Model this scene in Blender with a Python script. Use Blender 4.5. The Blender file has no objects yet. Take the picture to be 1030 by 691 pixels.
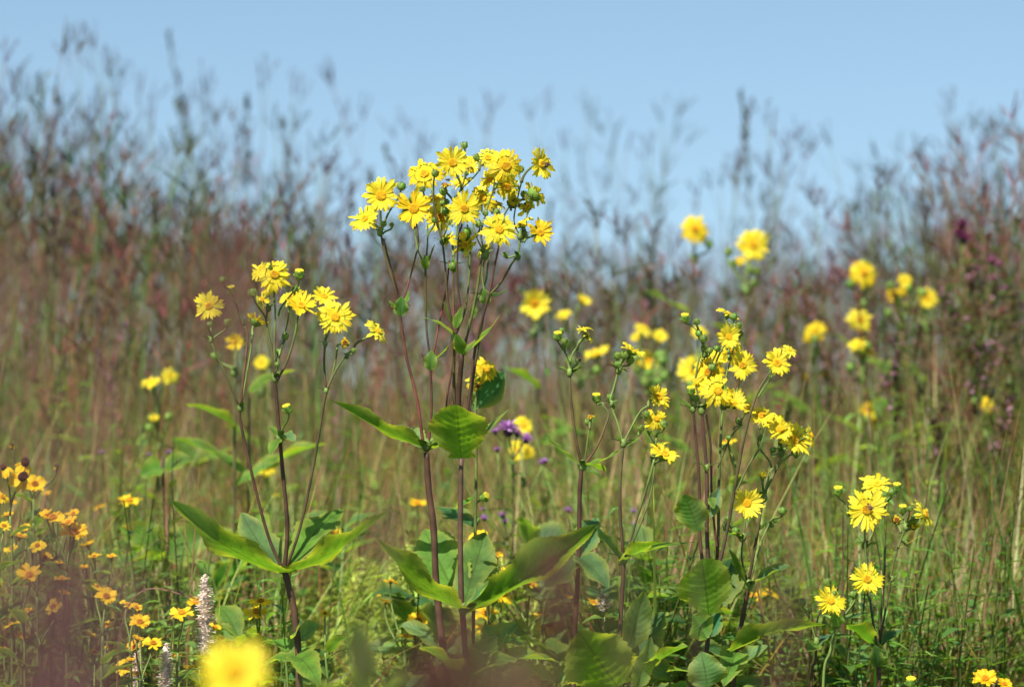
import bpy, math, random
import numpy as np
from mathutils import Vector, Matrix, Quaternion
R = random.Random(7)
NR = np.random.RandomState(11)
S = bpy.context.scene
COL = S.collection

# ------------------------------------------------------------------ camera
CAM_H = 1.20
HZ = 397.0                       # image row of the horizon
FPX = 3004.0                     # focal length in photo pixels (105 mm on 36 mm, 1030 px)
pitch = math.atan((HZ - 345.5) / FPX)
cam_d = bpy.data.cameras.new('camera'); cam = bpy.data.objects.new('camera', cam_d)
COL.objects.link(cam); S.camera = cam
cam.location = (0, 0, CAM_H); cam.rotation_euler = (math.pi/2 + pitch, 0, 0)
cam_d.lens = 105; cam_d.sensor_width = 36; cam_d.clip_start = 0.05; cam_d.clip_end = 4000
cam_d.dof.use_dof = True; cam_d.dof.focus_distance = 6.0; cam_d.dof.aperture_fstop = 2.45
cam_d.dof.aperture_blades = 0
cp, sp = math.cos(pitch), math.sin(pitch)
def P(px, py, d):
    """real position of a point seen at (px, py) in the photo and standing d metres away"""
    u = (px - 515.0) / FPX * d; v = (345.5 - py) / FPX * d
    return Vector((u, d*cp - v*sp, CAM_H + d*sp + v*cp))
PX = 6.0 / FPX                   # metres per pixel at 6 m

def ground(x, y):
    z = 0.0
    if y > 8: z += 0.022 * (min(y, 30) - 8)
    if y > 30: z -= 0.03 * (min(y, 120) - 30)
    return z + 0.02*math.sin(x*1.3 + y*0.7)

# ------------------------------------------------------------------ mesh helpers
class MB:
    def __init__(s): s.v = []; s.f = []; s.c = []; s.uv = []; s.m = []; s.mi = 0
    def add(s, vs, fs, cs, uvs=None):
        b = len(s.v); s.v += [tuple(x) for x in vs]
        s.f += [tuple(b+i for i in f) for f in fs]
        if cs and not isinstance(cs[0], (tuple, list)): cs = [tuple(cs)]*len(vs)
        s.c += cs; s.uv += (uvs or [(0, 0, 0)]*len(vs)); s.m += [s.mi]*len(fs)
    def mesh(s, name, mats, smooth=True):
        me = bpy.data.meshes.new(name); me.from_pydata(s.v, [], s.f)
        a = me.color_attributes.new('Col', 'FLOAT_COLOR', 'POINT')
        a.data.foreach_set('color', np.array([(c[0], c[1], c[2], 1) for c in s.c], 'f').ravel())
        u = me.attributes.new('luv', 'FLOAT_VECTOR', 'POINT')
        u.data.foreach_set('vector', np.array(s.uv, 'f').ravel())
        for m in (mats if isinstance(mats, (list, tuple)) else [mats]): me.materials.append(m)
        if len(set(s.m)) > 1: me.polygons.foreach_set('material_index', s.m)
        if smooth: me.polygons.foreach_set('use_smooth', [True]*len(me.polygons))
        me.update(); return me

def link(name, me, parent=None, loc=None):
    o = bpy.data.objects.new(name, me); COL.objects.link(o)
    if parent: o.parent = parent
    if loc is not None: o.location = loc
    return o
def thing(name, label, cat, loc=(0, 0, 0), group=None, me=None):
    o = bpy.data.objects.new(name, me); COL.objects.link(o); o.location = loc
    o['label'] = label; o['category'] = cat; o['kind'] = 'thing'
    if group: o['group'] = group
    return o
def copy_tree(o, parent=None):
    c = o.copy(); COL.objects.link(c)
    if parent: c.parent = parent
    for ch in KIDS.get(o.name, []): copy_tree(ch, c)
    return c
KIDS = {}
def remember(o, kids): KIDS[o.name] = kids

def lerp(a, b, t): return tuple(a[i]+(b[i]-a[i])*t for i in range(len(a)))
def jit(c, k, r=R):
    g = 1 + r.uniform(-k, k)
    return tuple(max(0.002, x*g*(1+r.uniform(-k*.4, k*.4))) for x in c)
def catmull(pts, n=6):
    if len(pts) < 3:
        return [pts[0].lerp(pts[-1], i/n) for i in range(n+1)]
    P_ = [pts[0]*2-pts[1]] + pts + [pts[-1]*2-pts[-2]]; out = []
    for i in range(1, len(P_)-2):
        a, b, c, d = P_[i-1:i+3]
        for k in range(n):
            t = k/n
            out.append(0.5*((2*b)+(c-a)*t+(2*a-5*b+4*c-d)*t*t+(3*b-a-3*c+d)*t**3))
    out.append(pts[-1]); return out
def tube(mb, pts, r0, r1, c0, c1, sides=6, caps=True, rf=None):
    n = len(pts); vs = []; cs = []; uv = []; fs = []
    ref = Vector((0.3, 1, 0.2)).normalized()
    for i, p in enumerate(pts):
        t = (pts[min(i+1, n-1)]-pts[max(i-1, 0)])
        t = t.normalized() if t.length > 1e-9 else Vector((0, 0, 1))
        a = t.cross(ref)
        a = a.normalized() if a.length > 1e-4 else t.orthogonal().normalized()
        b = t.cross(a); k = i/(n-1); r = r0+(r1-r0)*k
        if rf: r *= rf(k)
        for j in range(sides):
            th = 2*math.pi*j/sides
            vs.append(p+(a*math.cos(th)+b*math.sin(th))*r); cs.append(lerp(c0, c1, k)); uv.append((k, j/sides, 0))
    for i in range(n-1):
        for j in range(sides):
            j2 = (j+1) % sides
            fs.append((i*sides+j, i*sides+j2, (i+1)*sides+j2, (i+1)*sides+j))
    if caps:
        fs.append(tuple(range(sides))[::-1]); fs.append(tuple((n-1)*sides+j for j in range(sides)))
    mb.add(vs, fs, cs, uv)
def blob(mb, c, rx, ry, rz, col, M=None, nu=8, nv=5, rnd=0):
    vs = []; fs = []
    for i in range(nv+1):
        ph = math.pi*i/nv
        for j in range(nu):
            th = 2*math.pi*j/nu; k = 1+R.uniform(-rnd, rnd)
            v = Vector((rx*math.sin(ph)*math.cos(th)*k, ry*math.sin(ph)*math.sin(th)*k, rz*math.cos(ph)*k))
            if M: v = M @ v
            vs.append(v+Vector(c))
    for i in range(nv):
        for j in range(nu):
            fs.append((i*nu+j, (i+1)*nu+j, (i+1)*nu+(j+1) % nu, i*nu+(j+1) % nu))
    mb.add(vs, fs, col)

# ------------------------------------------------------------------ materials
def nt(name):
    m = bpy.data.materials.new(name); m.use_nodes = True; t = m.node_tree; t.nodes.clear(); return m, t
def N(t, typ, **kw):
    n = t.nodes.new(typ)
    for k, v in kw.items():
        if k.startswith('i_'): n.inputs[k[2:].replace('_', ' ')].default_value = v
        else: setattr(n, k, v)
    return n
def vary(t, src, scale=40, amt=0.35):
    """multiply a colour by a soft noise of the surface itself"""
    tc = N(t, 'ShaderNodeTexCoord'); no = N(t, 'ShaderNodeTexNoise', i_Scale=scale, i_Detail=4.0)
    t.links.new(tc.outputs['Object'], no.inputs['Vector'])
    mr = N(t, 'ShaderNodeMapRange'); mr.inputs['From Min'].default_value = .25; mr.inputs['From Max'].default_value = .75
    mr.inputs['To Min'].default_value = 1-amt; mr.inputs['To Max'].default_value = 1+amt
    t.links.new(no.outputs['Fac'], mr.inputs['Value'])
    mx = N(t, 'ShaderNodeVectorMath', operation='SCALE')
    t.links.new(src, mx.inputs[0]); t.links.new(mr.outputs['Result'], mx.inputs['Scale'])
    return mx.outputs[0], no.outputs['Fac']
def plant_mat(name, trans=0.3, rough=0.5, spec=0.3, tint=(1, 1, 1), tgain=1.2, scale=40, amt=.3, bump=0.0, tcol=None):
    m, t = nt(name); out = N(t, 'ShaderNodeOutputMaterial')
    at = N(t, 'ShaderNodeAttribute', attribute_name='Col')
    c, fac = vary(t, at.outputs['Color'], scale, amt)
    pb = N(t, 'ShaderNodeBsdfPrincipled'); pb.inputs['Roughness'].default_value = rough
    pb.inputs['Specular IOR Level'].default_value = spec
    t.links.new(c, pb.inputs['Base Color'])
    if bump:
        bp = N(t, 'ShaderNodeBump'); bp.inputs['Strength'].default_value = bump; bp.inputs['Distance'].default_value = .002
        t.links.new(fac, bp.inputs['Height']); t.links.new(bp.outputs[0], pb.inputs['Normal'])
    if trans > 0:
        tr = N(t, 'ShaderNodeBsdfTranslucent'); mu = N(t, 'ShaderNodeVectorMath', operation='MULTIPLY')
        mu.inputs[1].default_value = tcol or (tgain, tgain, tgain)
        t.links.new(c, mu.inputs[0]); t.links.new(mu.outputs[0], tr.inputs['Color'])
        mi = N(t, 'ShaderNodeMixShader'); mi.inputs[0].default_value = trans
        t.links.new(pb.outputs[0], mi.inputs[1]); t.links.new(tr.outputs[0], mi.inputs[2])
        t.links.new(mi.outputs[0], out.inputs['Surface'])
    else: t.links.new(pb.outputs[0], out.inputs['Surface'])
    return m
def leaf_mat(name):
    """broad leaf: veins from the leaf's own length/width coordinates"""
    m, t = nt(name); out = N(t, 'ShaderNodeOutputMaterial'); L = t.links.new
    at = N(t, 'ShaderNodeAttribute', attribute_name='Col'); uv = N(t, 'ShaderNodeAttribute', attribute_name='luv')
    sx = N(t, 'ShaderNodeSeparateXYZ'); L(uv.outputs['Vector'], sx.inputs[0])
    def M(op, a, b=None):
        n = N(t, 'ShaderNodeMath', operation=op)
        for i, x in enumerate((a, b)):
            if x is None: continue
            if isinstance(x, (int, float)): n.inputs[i].default_value = x
            else: L(x, n.inputs[i])
        return n.outputs[0]
    av = M('ABSOLUTE', sx.outputs['Y'])
    no = N(t, 'ShaderNodeTexNoise', i_Scale=5.0); L(uv.outputs['Vector'], no.inputs['Vector'])
    ph = M('ADD', M('SUBTRACT', M('MULTIPLY', sx.outputs['X'], 9.0), M('MULTIPLY', M('POWER', av, 1.25), 2.4)), M('MULTIPLY', no.outputs['Fac'], .8))
    fr = M('ABSOLUTE', M('SUBTRACT', M('FRACT', ph), 0.5))
    side = N(t, 'ShaderNodeMapRange'); side.inputs['From Min'].default_value = .0; side.inputs['From Max'].default_value = .11
    side.inputs['To Min'].default_value = 1; side.inputs['To Max'].default_value = 0; L(fr, side.inputs['Value'])
    mid = N(t, 'ShaderNodeMapRange'); mid.inputs['From Min'].default_value = .02; mid.inputs['From Max'].default_value = .06
    mid.inputs['To Min'].default_value = 1; mid.inputs['To Max'].default_value = 0; L(av, mid.inputs['Value'])
    vein = M('MAXIMUM', M('MULTIPLY', side.outputs[0], .6), mid.outputs[0])
    c, fac = vary(t, at.outputs['Color'], 22, .38)
    sm = N(t, 'ShaderNodeTexVoronoi', i_Scale=260.0); tc = N(t, 'ShaderNodeTexCoord'); L(tc.outputs['Object'], sm.inputs['Vector'])
    mx = N(t, 'ShaderNodeMix', data_type='RGBA'); mx.inputs[7].default_value = (.055, .085, .014, 1)
    L(M('MULTIPLY', vein, .55), mx.inputs[0]); L(c, mx.inputs[6])
    # pale bitten or diseased specks
    sp_ = N(t, 'ShaderNodeTexNoise', i_Scale=55.0); L(tc.outputs['Object'], sp_.inputs['Vector'])
    spk = N(t, 'ShaderNodeMapRange'); spk.inputs['From Min'].default_value = .72; spk.inputs['From Max'].default_value = .76
    L(sp_.outputs['Fac'], spk.inputs['Value'])
    mx2 = N(t, 'ShaderNodeMix', data_type='RGBA'); mx2.inputs[7].default_value = (.10, .06, .02, 1)
    L(spk.outputs[0], mx2.inputs[0]); L(mx.outputs[2], mx2.inputs[6])
    # yellowed, uneven margin and blotches
    ed = N(t, 'ShaderNodeMapRange'); ed.inputs['From Min'].default_value = .62; ed.inputs['From Max'].default_value = 1.25
    bl = N(t, 'ShaderNodeTexNoise', i_Scale=30.0, i_Detail=5.0); L(tc.outputs['Object'], bl.inputs['Vector'])
    L(M('ADD', M('MULTIPLY', av, .75), M('MULTIPLY', bl.outputs['Fac'], .62)), ed.inputs['Value'])
    mx3 = N(t, 'ShaderNodeMix', data_type='RGBA'); mx3.inputs[7].default_value = (.30, .32, .05, 1)
    L(ed.outputs[0], mx3.inputs[0]); L(mx2.outputs[2], mx3.inputs[6]); mx2 = mx3
    pb = N(t, 'ShaderNodeBsdfPrincipled'); pb.inputs['Roughness'].default_value = .58; pb.inputs['Specular IOR Level'].default_value = .3
    L(mx2.outputs[2], pb.inputs['Base Color'])
    bp = N(t, 'ShaderNodeBump'); bp.inputs['Strength'].default_value = .6; bp.inputs['Distance'].default_value = .001
    L(M('ADD', M('MULTIPLY', vein, -1.0), M('MULTIPLY', sm.outputs['Distance'], .5)), bp.inputs['Height']); L(bp.outputs[0], pb.inputs['Normal'])
    tr = N(t, 'ShaderNodeBsdfTranslucent'); mu = N(t, 'ShaderNodeVectorMath', operation='MULTIPLY'); mu.inputs[1].default_value = (2.6, 2.3, .8)
    L(mx2.outputs[2], mu.inputs[0]); L(mu.outputs[0], tr.inputs['Color'])
    mi = N(t, 'ShaderNodeMixShader'); mi.inputs[0].default_value = .5
    L(pb.outputs[0], mi.inputs[1]); L(tr.outputs[0], mi.inputs[2]); L(mi.outputs[0], out.inputs['Surface'])
    return m
M_petal = plant_mat('petal', .45, .5, .3, tgain=1.04, scale=60, amt=.08)
_t = M_petal.node_tree; _pb = [n for n in _t.nodes if n.type == 'BSDF_PRINCIPLED'][0]
_uv = N(_t, 'ShaderNodeAttribute', attribute_name='luv'); _sx = N(_t, 'ShaderNodeSeparateXYZ'); _t.links.new(_uv.outputs['Vector'], _sx.inputs[0])
_m = N(_t, 'ShaderNodeMath', operation='MULTIPLY'); _m.inputs[1].default_value = 11; _t.links.new(_sx.outputs['Y'], _m.inputs[0])
_s = N(_t, 'ShaderNodeMath', operation='SINE'); _t.links.new(_m.outputs[0], _s.inputs[0])
_b = N(_t, 'ShaderNodeBump'); _b.inputs['Strength'].default_value = .5; _b.inputs['Distance'].default_value = .0006
_t.links.new(_s.outputs[0], _b.inputs['Height']); _t.links.new(_b.outputs[0], _pb.inputs['Normal'])
M_disc = plant_mat('disc_florets', .0, .7, .2, scale=900, amt=.35)
M_green = plant_mat('green_bract', .22, .5, .35, tgain=1.6, scale=200, amt=.25)
M_stem = plant_mat('stem', .0, .55, .3, scale=34, amt=.5, bump=.4)
M_leaf = leaf_mat('broad_leaf')
M_grass = plant_mat('grass', .34, .5, .3, tgain=1.25, scale=8, amt=.3)
M_head = plant_mat('seed_head', .35, .75, .1, tgain=1.1, scale=120, amt=.3)
M_foliage = plant_mat('foliage', .38, .5, .3, tcol=(2.2, 2.0, .8), scale=14, amt=.35)
M_body = plant_mat('insect_body', 0, .6, .3, scale=900, amt=.3)
m, t = nt('insect_wing'); pb = N(t, 'ShaderNodeBsdfPrincipled'); pb.inputs['Base Color'].default_value = (.10, .07, .045, 1)
pb.inputs['Roughness'].default_value = .2; pb.inputs['Transmission Weight'].default_value = .25
t.links.new(pb.outputs[0], N(t, 'ShaderNodeOutputMaterial').inputs[0]); M_wing = m
m, t = nt('soil_and_thatch'); out = N(t, 'ShaderNodeOutputMaterial'); tc = N(t, 'ShaderNodeTexCoord')
no = N(t, 'ShaderNodeTexNoise', i_Scale=1.7, i_Detail=9.0); t.links.new(tc.outputs['Object'], no.inputs['Vector'])
cr = N(t, 'ShaderNodeValToRGB'); cr.color_ramp.elements[0].position = .35; cr.color_ramp.elements[0].color = (.05, .055, .018, 1)
cr.color_ramp.elements[1].position = .7; cr.color_ramp.elements[1].color = (.12, .11, .045, 1)
pb = N(t, 'ShaderNodeBsdfPrincipled'); pb.inputs['Roughness'].default_value = .95
t.links.new(no.outputs['Fac'], cr.inputs[0]); t.links.new(cr.outputs[0], pb.inputs['Base Color']); t.links.new(pb.outputs[0], out.inputs[0]); M_soil = m

# ------------------------------------------------------------------ ground
ys = [-60, -20, -5, 0, 2, 4, 6, 7, 8, 9, 10, 12, 14, 17, 20, 25, 30, 40, 60, 90, 120, 300, 900, 2500]
xs = [-2500, -600, -150, -50, -20, -10] + [i for i in range(-8, 9)] + [10, 20, 50, 150, 600, 2500]
vs = [(x, y, ground(x, y)) for y in ys for x in xs]; nx = len(xs)
fs = [(j*nx+i, j*nx+i+1, (j+1)*nx+i+1, (j+1)*nx+i) for j in range(len(ys)-1) for i in range(nx-1)]
me = bpy.data.meshes.new('ground'); me.from_pydata(vs, [], fs); me.materials.append(M_soil)
g = link('ground', me); g['kind'] = 'structure'

# ------------------------------------------------------------------ flower heads
YEL = (.96, .77, .035); ORA = (.95, .66, .016)
def petal(mb, ang, r_in, r_out, w, elev, droop, col, twist=0, seg=6):
    """one ray: narrow, grooved, notched at the tip"""
    ca, sa = math.cos(ang), math.sin(ang); vs = []; cs = []; uv = []; fs = []
    X = [-1, -.5, 0, .5, 1]
    for i in range(seg+1):
        k = i/seg; L = (r_out-r_in)*k
        wd = w*(0.35+1.0*math.sin(min(1, k*1.15)*math.pi*.62))*(1 if k < .85 else 1-.42*(k-.85)/.15)
        rad = r_in+L*math.cos(elev+droop*k*.5); z = L*math.sin(elev)-droop*L*k*.55
        for x in X:
            rr = rad - (0.05*abs(x)+(.035 if abs(x) == .5 else 0)*-1 if i == seg else 0)
            if i == seg: rr = rad - (.13 if abs(x) == 1 else (.03 if abs(x) == .5 else 0))
            y = x*wd*.5; zz = z + (.11*wd*(x*x) - (.06*wd if abs(x) == .5 else 0)*-1) + twist*y*k
            vs.append((rr*ca-y*sa, rr*sa+y*ca, zz)); uv.append((k, x, 0))
            cs.append(lerp(tuple(q*.95 for q in col), col, min(1, k*2)) if abs(x) != .5 else tuple(q*.97 for q in col))
    for i in range(seg):
        for j in range(4): fs.append((i*5+j, i*5+j+1, (i+1)*5+j+1, (i+1)*5+j))
    mb.add(vs, fs, cs, uv)
def rays(seed, n, w, elev, droop, col, layers=2, lmin=.76, miss=0, arc=None):
    r = random.Random(seed); mb = MB()
    for i in range(n):
        if r.random() < miss: continue
        a = 2*math.pi*(i+r.uniform(-.28, .28))/n
        if arc and not (arc[0] < a < arc[1]): continue
        petal(mb, a, .16, r.uniform(lmin, 1.04), w*r.uniform(.8, 1.15), elev+r.uniform(-.15, .18)+(.09 if i % layers else -.03),
              droop+r.uniform(-.2, .35), jit(col, .09, r), r.uniform(-1.1, 1.1))
    return mb
def disc(seed, rad, h, c_in, c_out, n=85):
    r = random.Random(seed); mb = MB()
    blob(mb, (0, 0, 0), rad*.96, rad*.96, h*.8, tuple(x*.6 for x in c_in), None, 14, 8)
    for i in range(n):
        k = math.sqrt((i+.5)/n); th = i*2.39996; x, y = rad*k*math.cos(th), rad*k*math.sin(th)
        z = h*math.sqrt(max(0, 1-k*k*.85)); s = rad*.085*r.uniform(.8, 1.2)*(1.25 if k > .6 else .9)
        c = jit(lerp(c_in, c_out, max(0, (k-.35)/.65)), .22, r); up = h*r.uniform(.2, .55)*(1 if k > .5 else .5)
        vs = [(x+s*math.cos(q), y+s*math.sin(q), z-up*.3) for q in (0, 1.57, 3.14, 4.71)]
        vs += [(x*1.06+s*.8*math.cos(q), y*1.06+s*.8*math.sin(q), z+up) for q in (0, 1.57, 3.14, 4.71)]
        mb.add(vs, [(0, 1, 5, 4), (1, 2, 6, 5), (2, 3, 7, 6), (3, 0, 4, 7), (4, 5, 6, 7)], c)
    return mb
def bracts(seed, n, r0, r1, h0, h1, w, flare, col):
    """green cup of overlapping pointed bracts, below z=0 up to h1"""
    r = random.Random(seed); mb = MB()
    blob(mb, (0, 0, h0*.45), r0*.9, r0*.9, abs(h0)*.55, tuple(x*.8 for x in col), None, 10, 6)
    for ring in range(2):
        for i in range(n):
            a = 2*math.pi*(i+.5*ring+r.uniform(-.15, .15))/n; ca, sa = math.cos(a), math.sin(a)
            vs = []; fs = []; sg = 5; c = jit(col, .2, r)
            for q in range(sg+1):
                k = q/sg; rad = (r0*.35)+(r1-r0*.35)*math.sin(min(1, k*1.2)*math.pi/2)+flare*max(0, k-.6)+.012*ring
                z = h0+(h1*r.uniform(.97, 1.03)*(1-.15*ring)-h0)*k; wd = w*math.sin((.18+.82*k)*math.pi*.97)**.7 if k < 1 else .004
                for x in (-1, 0, 1):
                    y = x*wd*.5; rr = rad-abs(x)*wd*.15
                    vs.append((rr*ca-y*sa, rr*sa+y*ca, z))
            for q in range(sg):
                for j in range(2): fs.append((q*3+j, q*3+j+1, q*3+j+4, q*3+j+3))
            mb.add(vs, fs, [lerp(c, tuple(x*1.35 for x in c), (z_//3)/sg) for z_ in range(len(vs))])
    return mb
GB = (.17, .27, .045)
RAYS = [rays(k, n, w, e, d, c, miss=ms).mesh('ray_petals', M_petal) for k, n, w, e, d, c, ms in
        ((1, 23, .15, .12, .10, YEL, 0), (2, 25, .135, .05, .25, YEL, 0), (3, 20, .16, .22, .15, YEL, .04), (4, 23, .145, -.02, .3, (.96, .80, .05), 0), (5, 24, .14, .18, .35, YEL, 0),
         (6, 21, .15, .32, .1, (.95, .68, .02), .08), (7, 23, .145, .4, .4, YEL, 0), (8, 20, .15, -.05, .4, (.95, .72, .025), .08), (9, 24, .135, .5, .1, (.96, .80, .05), 0), (10, 21, .15, .05, .6, (.94, .68, .02), .05))]
RAYS_OLD = [rays(11, 15, .2, .25, .9, (.9, .55, .02), lmin=.6, miss=.35).mesh('ray_petals', M_petal),
            rays(12, 13, .22, .5, 1.2, (.88, .6, .04), lmin=.5, miss=.3).mesh('ray_petals', M_petal)]
RAYS_NEW = [rays(13, 16, .2, 1.0, -.25, (.75, .62, .03), lmin=.7).mesh('ray_petals', M_petal)]
RAYS_HALF = [rays(14, 20, .26, .1, .45, YEL, miss=.45).mesh('ray_petals', M_petal)]
DISC = [disc(1, .21, .11, (.72, .40, .015), (.92, .60, .02)).mesh('disc', M_disc), disc(2, .20, .10, (.85, .56, .02), (.88, .48, .015)).mesh('disc', M_disc),
        disc(3, .22, .13, (.60, .28, .012), (.90, .55, .015)).mesh('disc', M_disc)]
DISC_OLD = [disc(4, .24, .16, (.25, .1, .02), (.45, .22, .02), 60).mesh('disc', M_disc)]
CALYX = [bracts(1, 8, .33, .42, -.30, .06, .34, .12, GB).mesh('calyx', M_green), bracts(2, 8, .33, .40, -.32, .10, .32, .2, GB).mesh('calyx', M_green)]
def bud_mesh(seed, opening, col):
    """closed head: rings of separate pointed bracts wrapped round a ball, tips standing off"""
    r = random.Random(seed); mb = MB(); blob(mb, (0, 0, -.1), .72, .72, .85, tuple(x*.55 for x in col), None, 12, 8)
    for ring, (n, z0, ln, rad) in enumerate(((6, -.85, 1.25, .80), (6, -.6, 1.35, .86), (5, -.9, .9, .93))):
        for i in range(n):
            a = 2*math.pi*(i+.5*ring+r.uniform(-.15, .15))/n; vs = []; fs = []; sg = 7; c = jit(col, .28, r); fl_ = r.uniform(.1, .5)+opening; ca, sa = math.cos(a), math.sin(a)
            for q in range(sg+1):
                k = q/sg; z = z0+ln*k; cz = max(-1, min(1, (z+.05)/1.0)); rr = rad*math.sqrt(max(.08, 1-cz*cz))+.03+fl_*max(0, k-.6)
                wd = .95*(math.sin(math.pi*min(1, .22+.78*k))**.75 if k < 1 else 0)+.02
                for x in (-1, -.4, .4, 1):
                    y = x*wd*.5; rad2 = rr-abs(x)*wd*.22; vs.append((rad2*ca-y*sa, rad2*sa+y*ca, z))
            for q in range(sg):
                for j in range(3): fs.append((q*4+j, q*4+j+1, q*4+j+5, q*4+j+4))
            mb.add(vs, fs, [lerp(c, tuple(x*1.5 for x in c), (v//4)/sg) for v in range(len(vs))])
    return mb.mesh('bud', M_green)
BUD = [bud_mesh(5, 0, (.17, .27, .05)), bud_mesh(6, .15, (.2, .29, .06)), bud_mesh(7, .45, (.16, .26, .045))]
mb = disc(8, .75, .45, (.5, .5, .04), (.8, .62, .02), 40); TUFT = mb.mesh('florets', M_disc)
H_RAYS = [rays(20+s, n, .29, e, d, c, lmin=.8).mesh('ray_petals', M_petal) for s, n, e, d, c in
          ((1, 12, .12, .05, ORA), (2, 14, .25, .1, (.95, .60, .014)), (3, 11, .38, .0, (.95, .58, .014)), (4, 13, .05, .25, (.95, .66, .018)))]
H_DISC = [disc(30, .27, .2, (.35, .14, .01), (.62, .25, .01), 60).mesh('disc', M_disc), disc(31, .25, .22, (.5, .22, .01), (.7, .3, .01), 60).mesh('disc', M_disc)]
H_CALYX = [bracts(3, 7, .26, .32, -.22, .03, .25, .05, (.10, .2, .03)).mesh('calyx', M_green)]

def orient(n):
    return Vector(n).normalized().to_track_quat('Z', 'Y') @ Quaternion((0, 0, 1), R.uniform(0, 6.28))
def nvec(f):                       # (right, up, towards the viewer's side) -> world
    return Vector((f[0], -f[2], f[1])).normalized()
def head(parent, org, pos, r, f, kind='open', R_=None, D_=None, C_=None):
    n = nvec(f); q = orient(n)
    if kind == 'open': rm, dm = R.choice(R_ or RAYS), R.choice(D_ or DISC)
    elif kind == 'flat': rm, dm = RAYS[0], DISC[0]
    elif kind == 'old': rm, dm = R.choice(RAYS_OLD), DISC_OLD[0]
    elif kind == 'new': rm, dm = RAYS_NEW[0], DISC[1]
    elif kind == 'half': rm, dm = RAYS_HALF[0], DISC[0]
    h = link('flower_head', rm, parent, pos-org); h.rotation_mode = 'QUATERNION'; h.rotation_quaternion = q; h.scale = (r, r, r)
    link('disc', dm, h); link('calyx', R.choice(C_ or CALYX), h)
    return h
def bud(parent, org, pos, r, f, tip=False):
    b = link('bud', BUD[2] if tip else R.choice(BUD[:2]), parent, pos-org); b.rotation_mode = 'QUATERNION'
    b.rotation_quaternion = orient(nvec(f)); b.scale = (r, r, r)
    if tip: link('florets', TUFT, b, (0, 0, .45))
    return b

# ------------------------------------------------------------------ broad leaf
def leaf_mesh(p0, p1, width, n, sag=0, fold=.35, teeth=14, col=(.10, .21, .024), prof=.36, seed=0, wave=.15, curl=0, clasp=.18):
    """p0 base, p1 tip (world), n = upper side; prof = where it is widest along its length"""
    r = random.Random(seed); mb = MB(); n = Vector(n).normalized(); L = (p1-p0).length
    ctrl = (p0+p1)/2 + n*sag*L
    nu, nv = 56, 12; vs = []; cs = []; uv = []; fs = []
    ph = [r.uniform(0, 6.28) for _ in range(4)]; tw = r.uniform(-.5, .5); c0 = jit(col, .12, r)
    for i in range(nu+1):
        u = i/nu; p = p0*(1-u)**2+ctrl*2*u*(1-u)+p1*u*u
        T = (ctrl-p0)*(1-u)*2+(p1-ctrl)*2*u; T.normalize()
        s = T.cross(n).normalized(); nn = s.cross(T).normalized()
        a = math.log(.5)/math.log(prof)
        w = math.sin(math.pi*min(1, (u**a)))**.82 if 0 < u < 1 else 0
        w = max(w, clasp*(1-u)**3)*width*.5
        if u > .93: w = min(w, width*.5*(1-u)/.07*.45+.0003)
        tooth = 1-.12*((u*teeth+.3*math.sin(u*17+ph[3])) % 1.0)
        for j in range(-nv//2, nv//2+1):
            v = j/(nv/2); k = w*v*(tooth if abs(v) == 1 else 1)*(1+.06*math.sin(ph[2]+u*9)*v)
            wav = wave*w*(v*v)*math.sin(u*13+ph[0]+(2 if v > 0 else 0))+.03*w*math.cos(6.283*(9*u-2.4*abs(v)**1.25+.3))*min(1, abs(v)*3)*(1-abs(v)**4)+.03*w*math.sin(u*17+ph[1]+v*3)*abs(v)
            q = p+s*k+nn*(abs(k)*fold*(1+.5*math.sin(u*5+ph[2]))+wav-curl*w*v*v+tw*k*u)
            vs.append(q); uv.append((u, v, 0)); cs.append(c0)
    m1 = nv+1
    for i in range(nu):
        for j in range(nv): fs.append((i*m1+j, i*m1+j+1, (i+1)*m1+j+1, (i+1)*m1+j))
    mb.add(vs, fs, cs, uv); return mb

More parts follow.
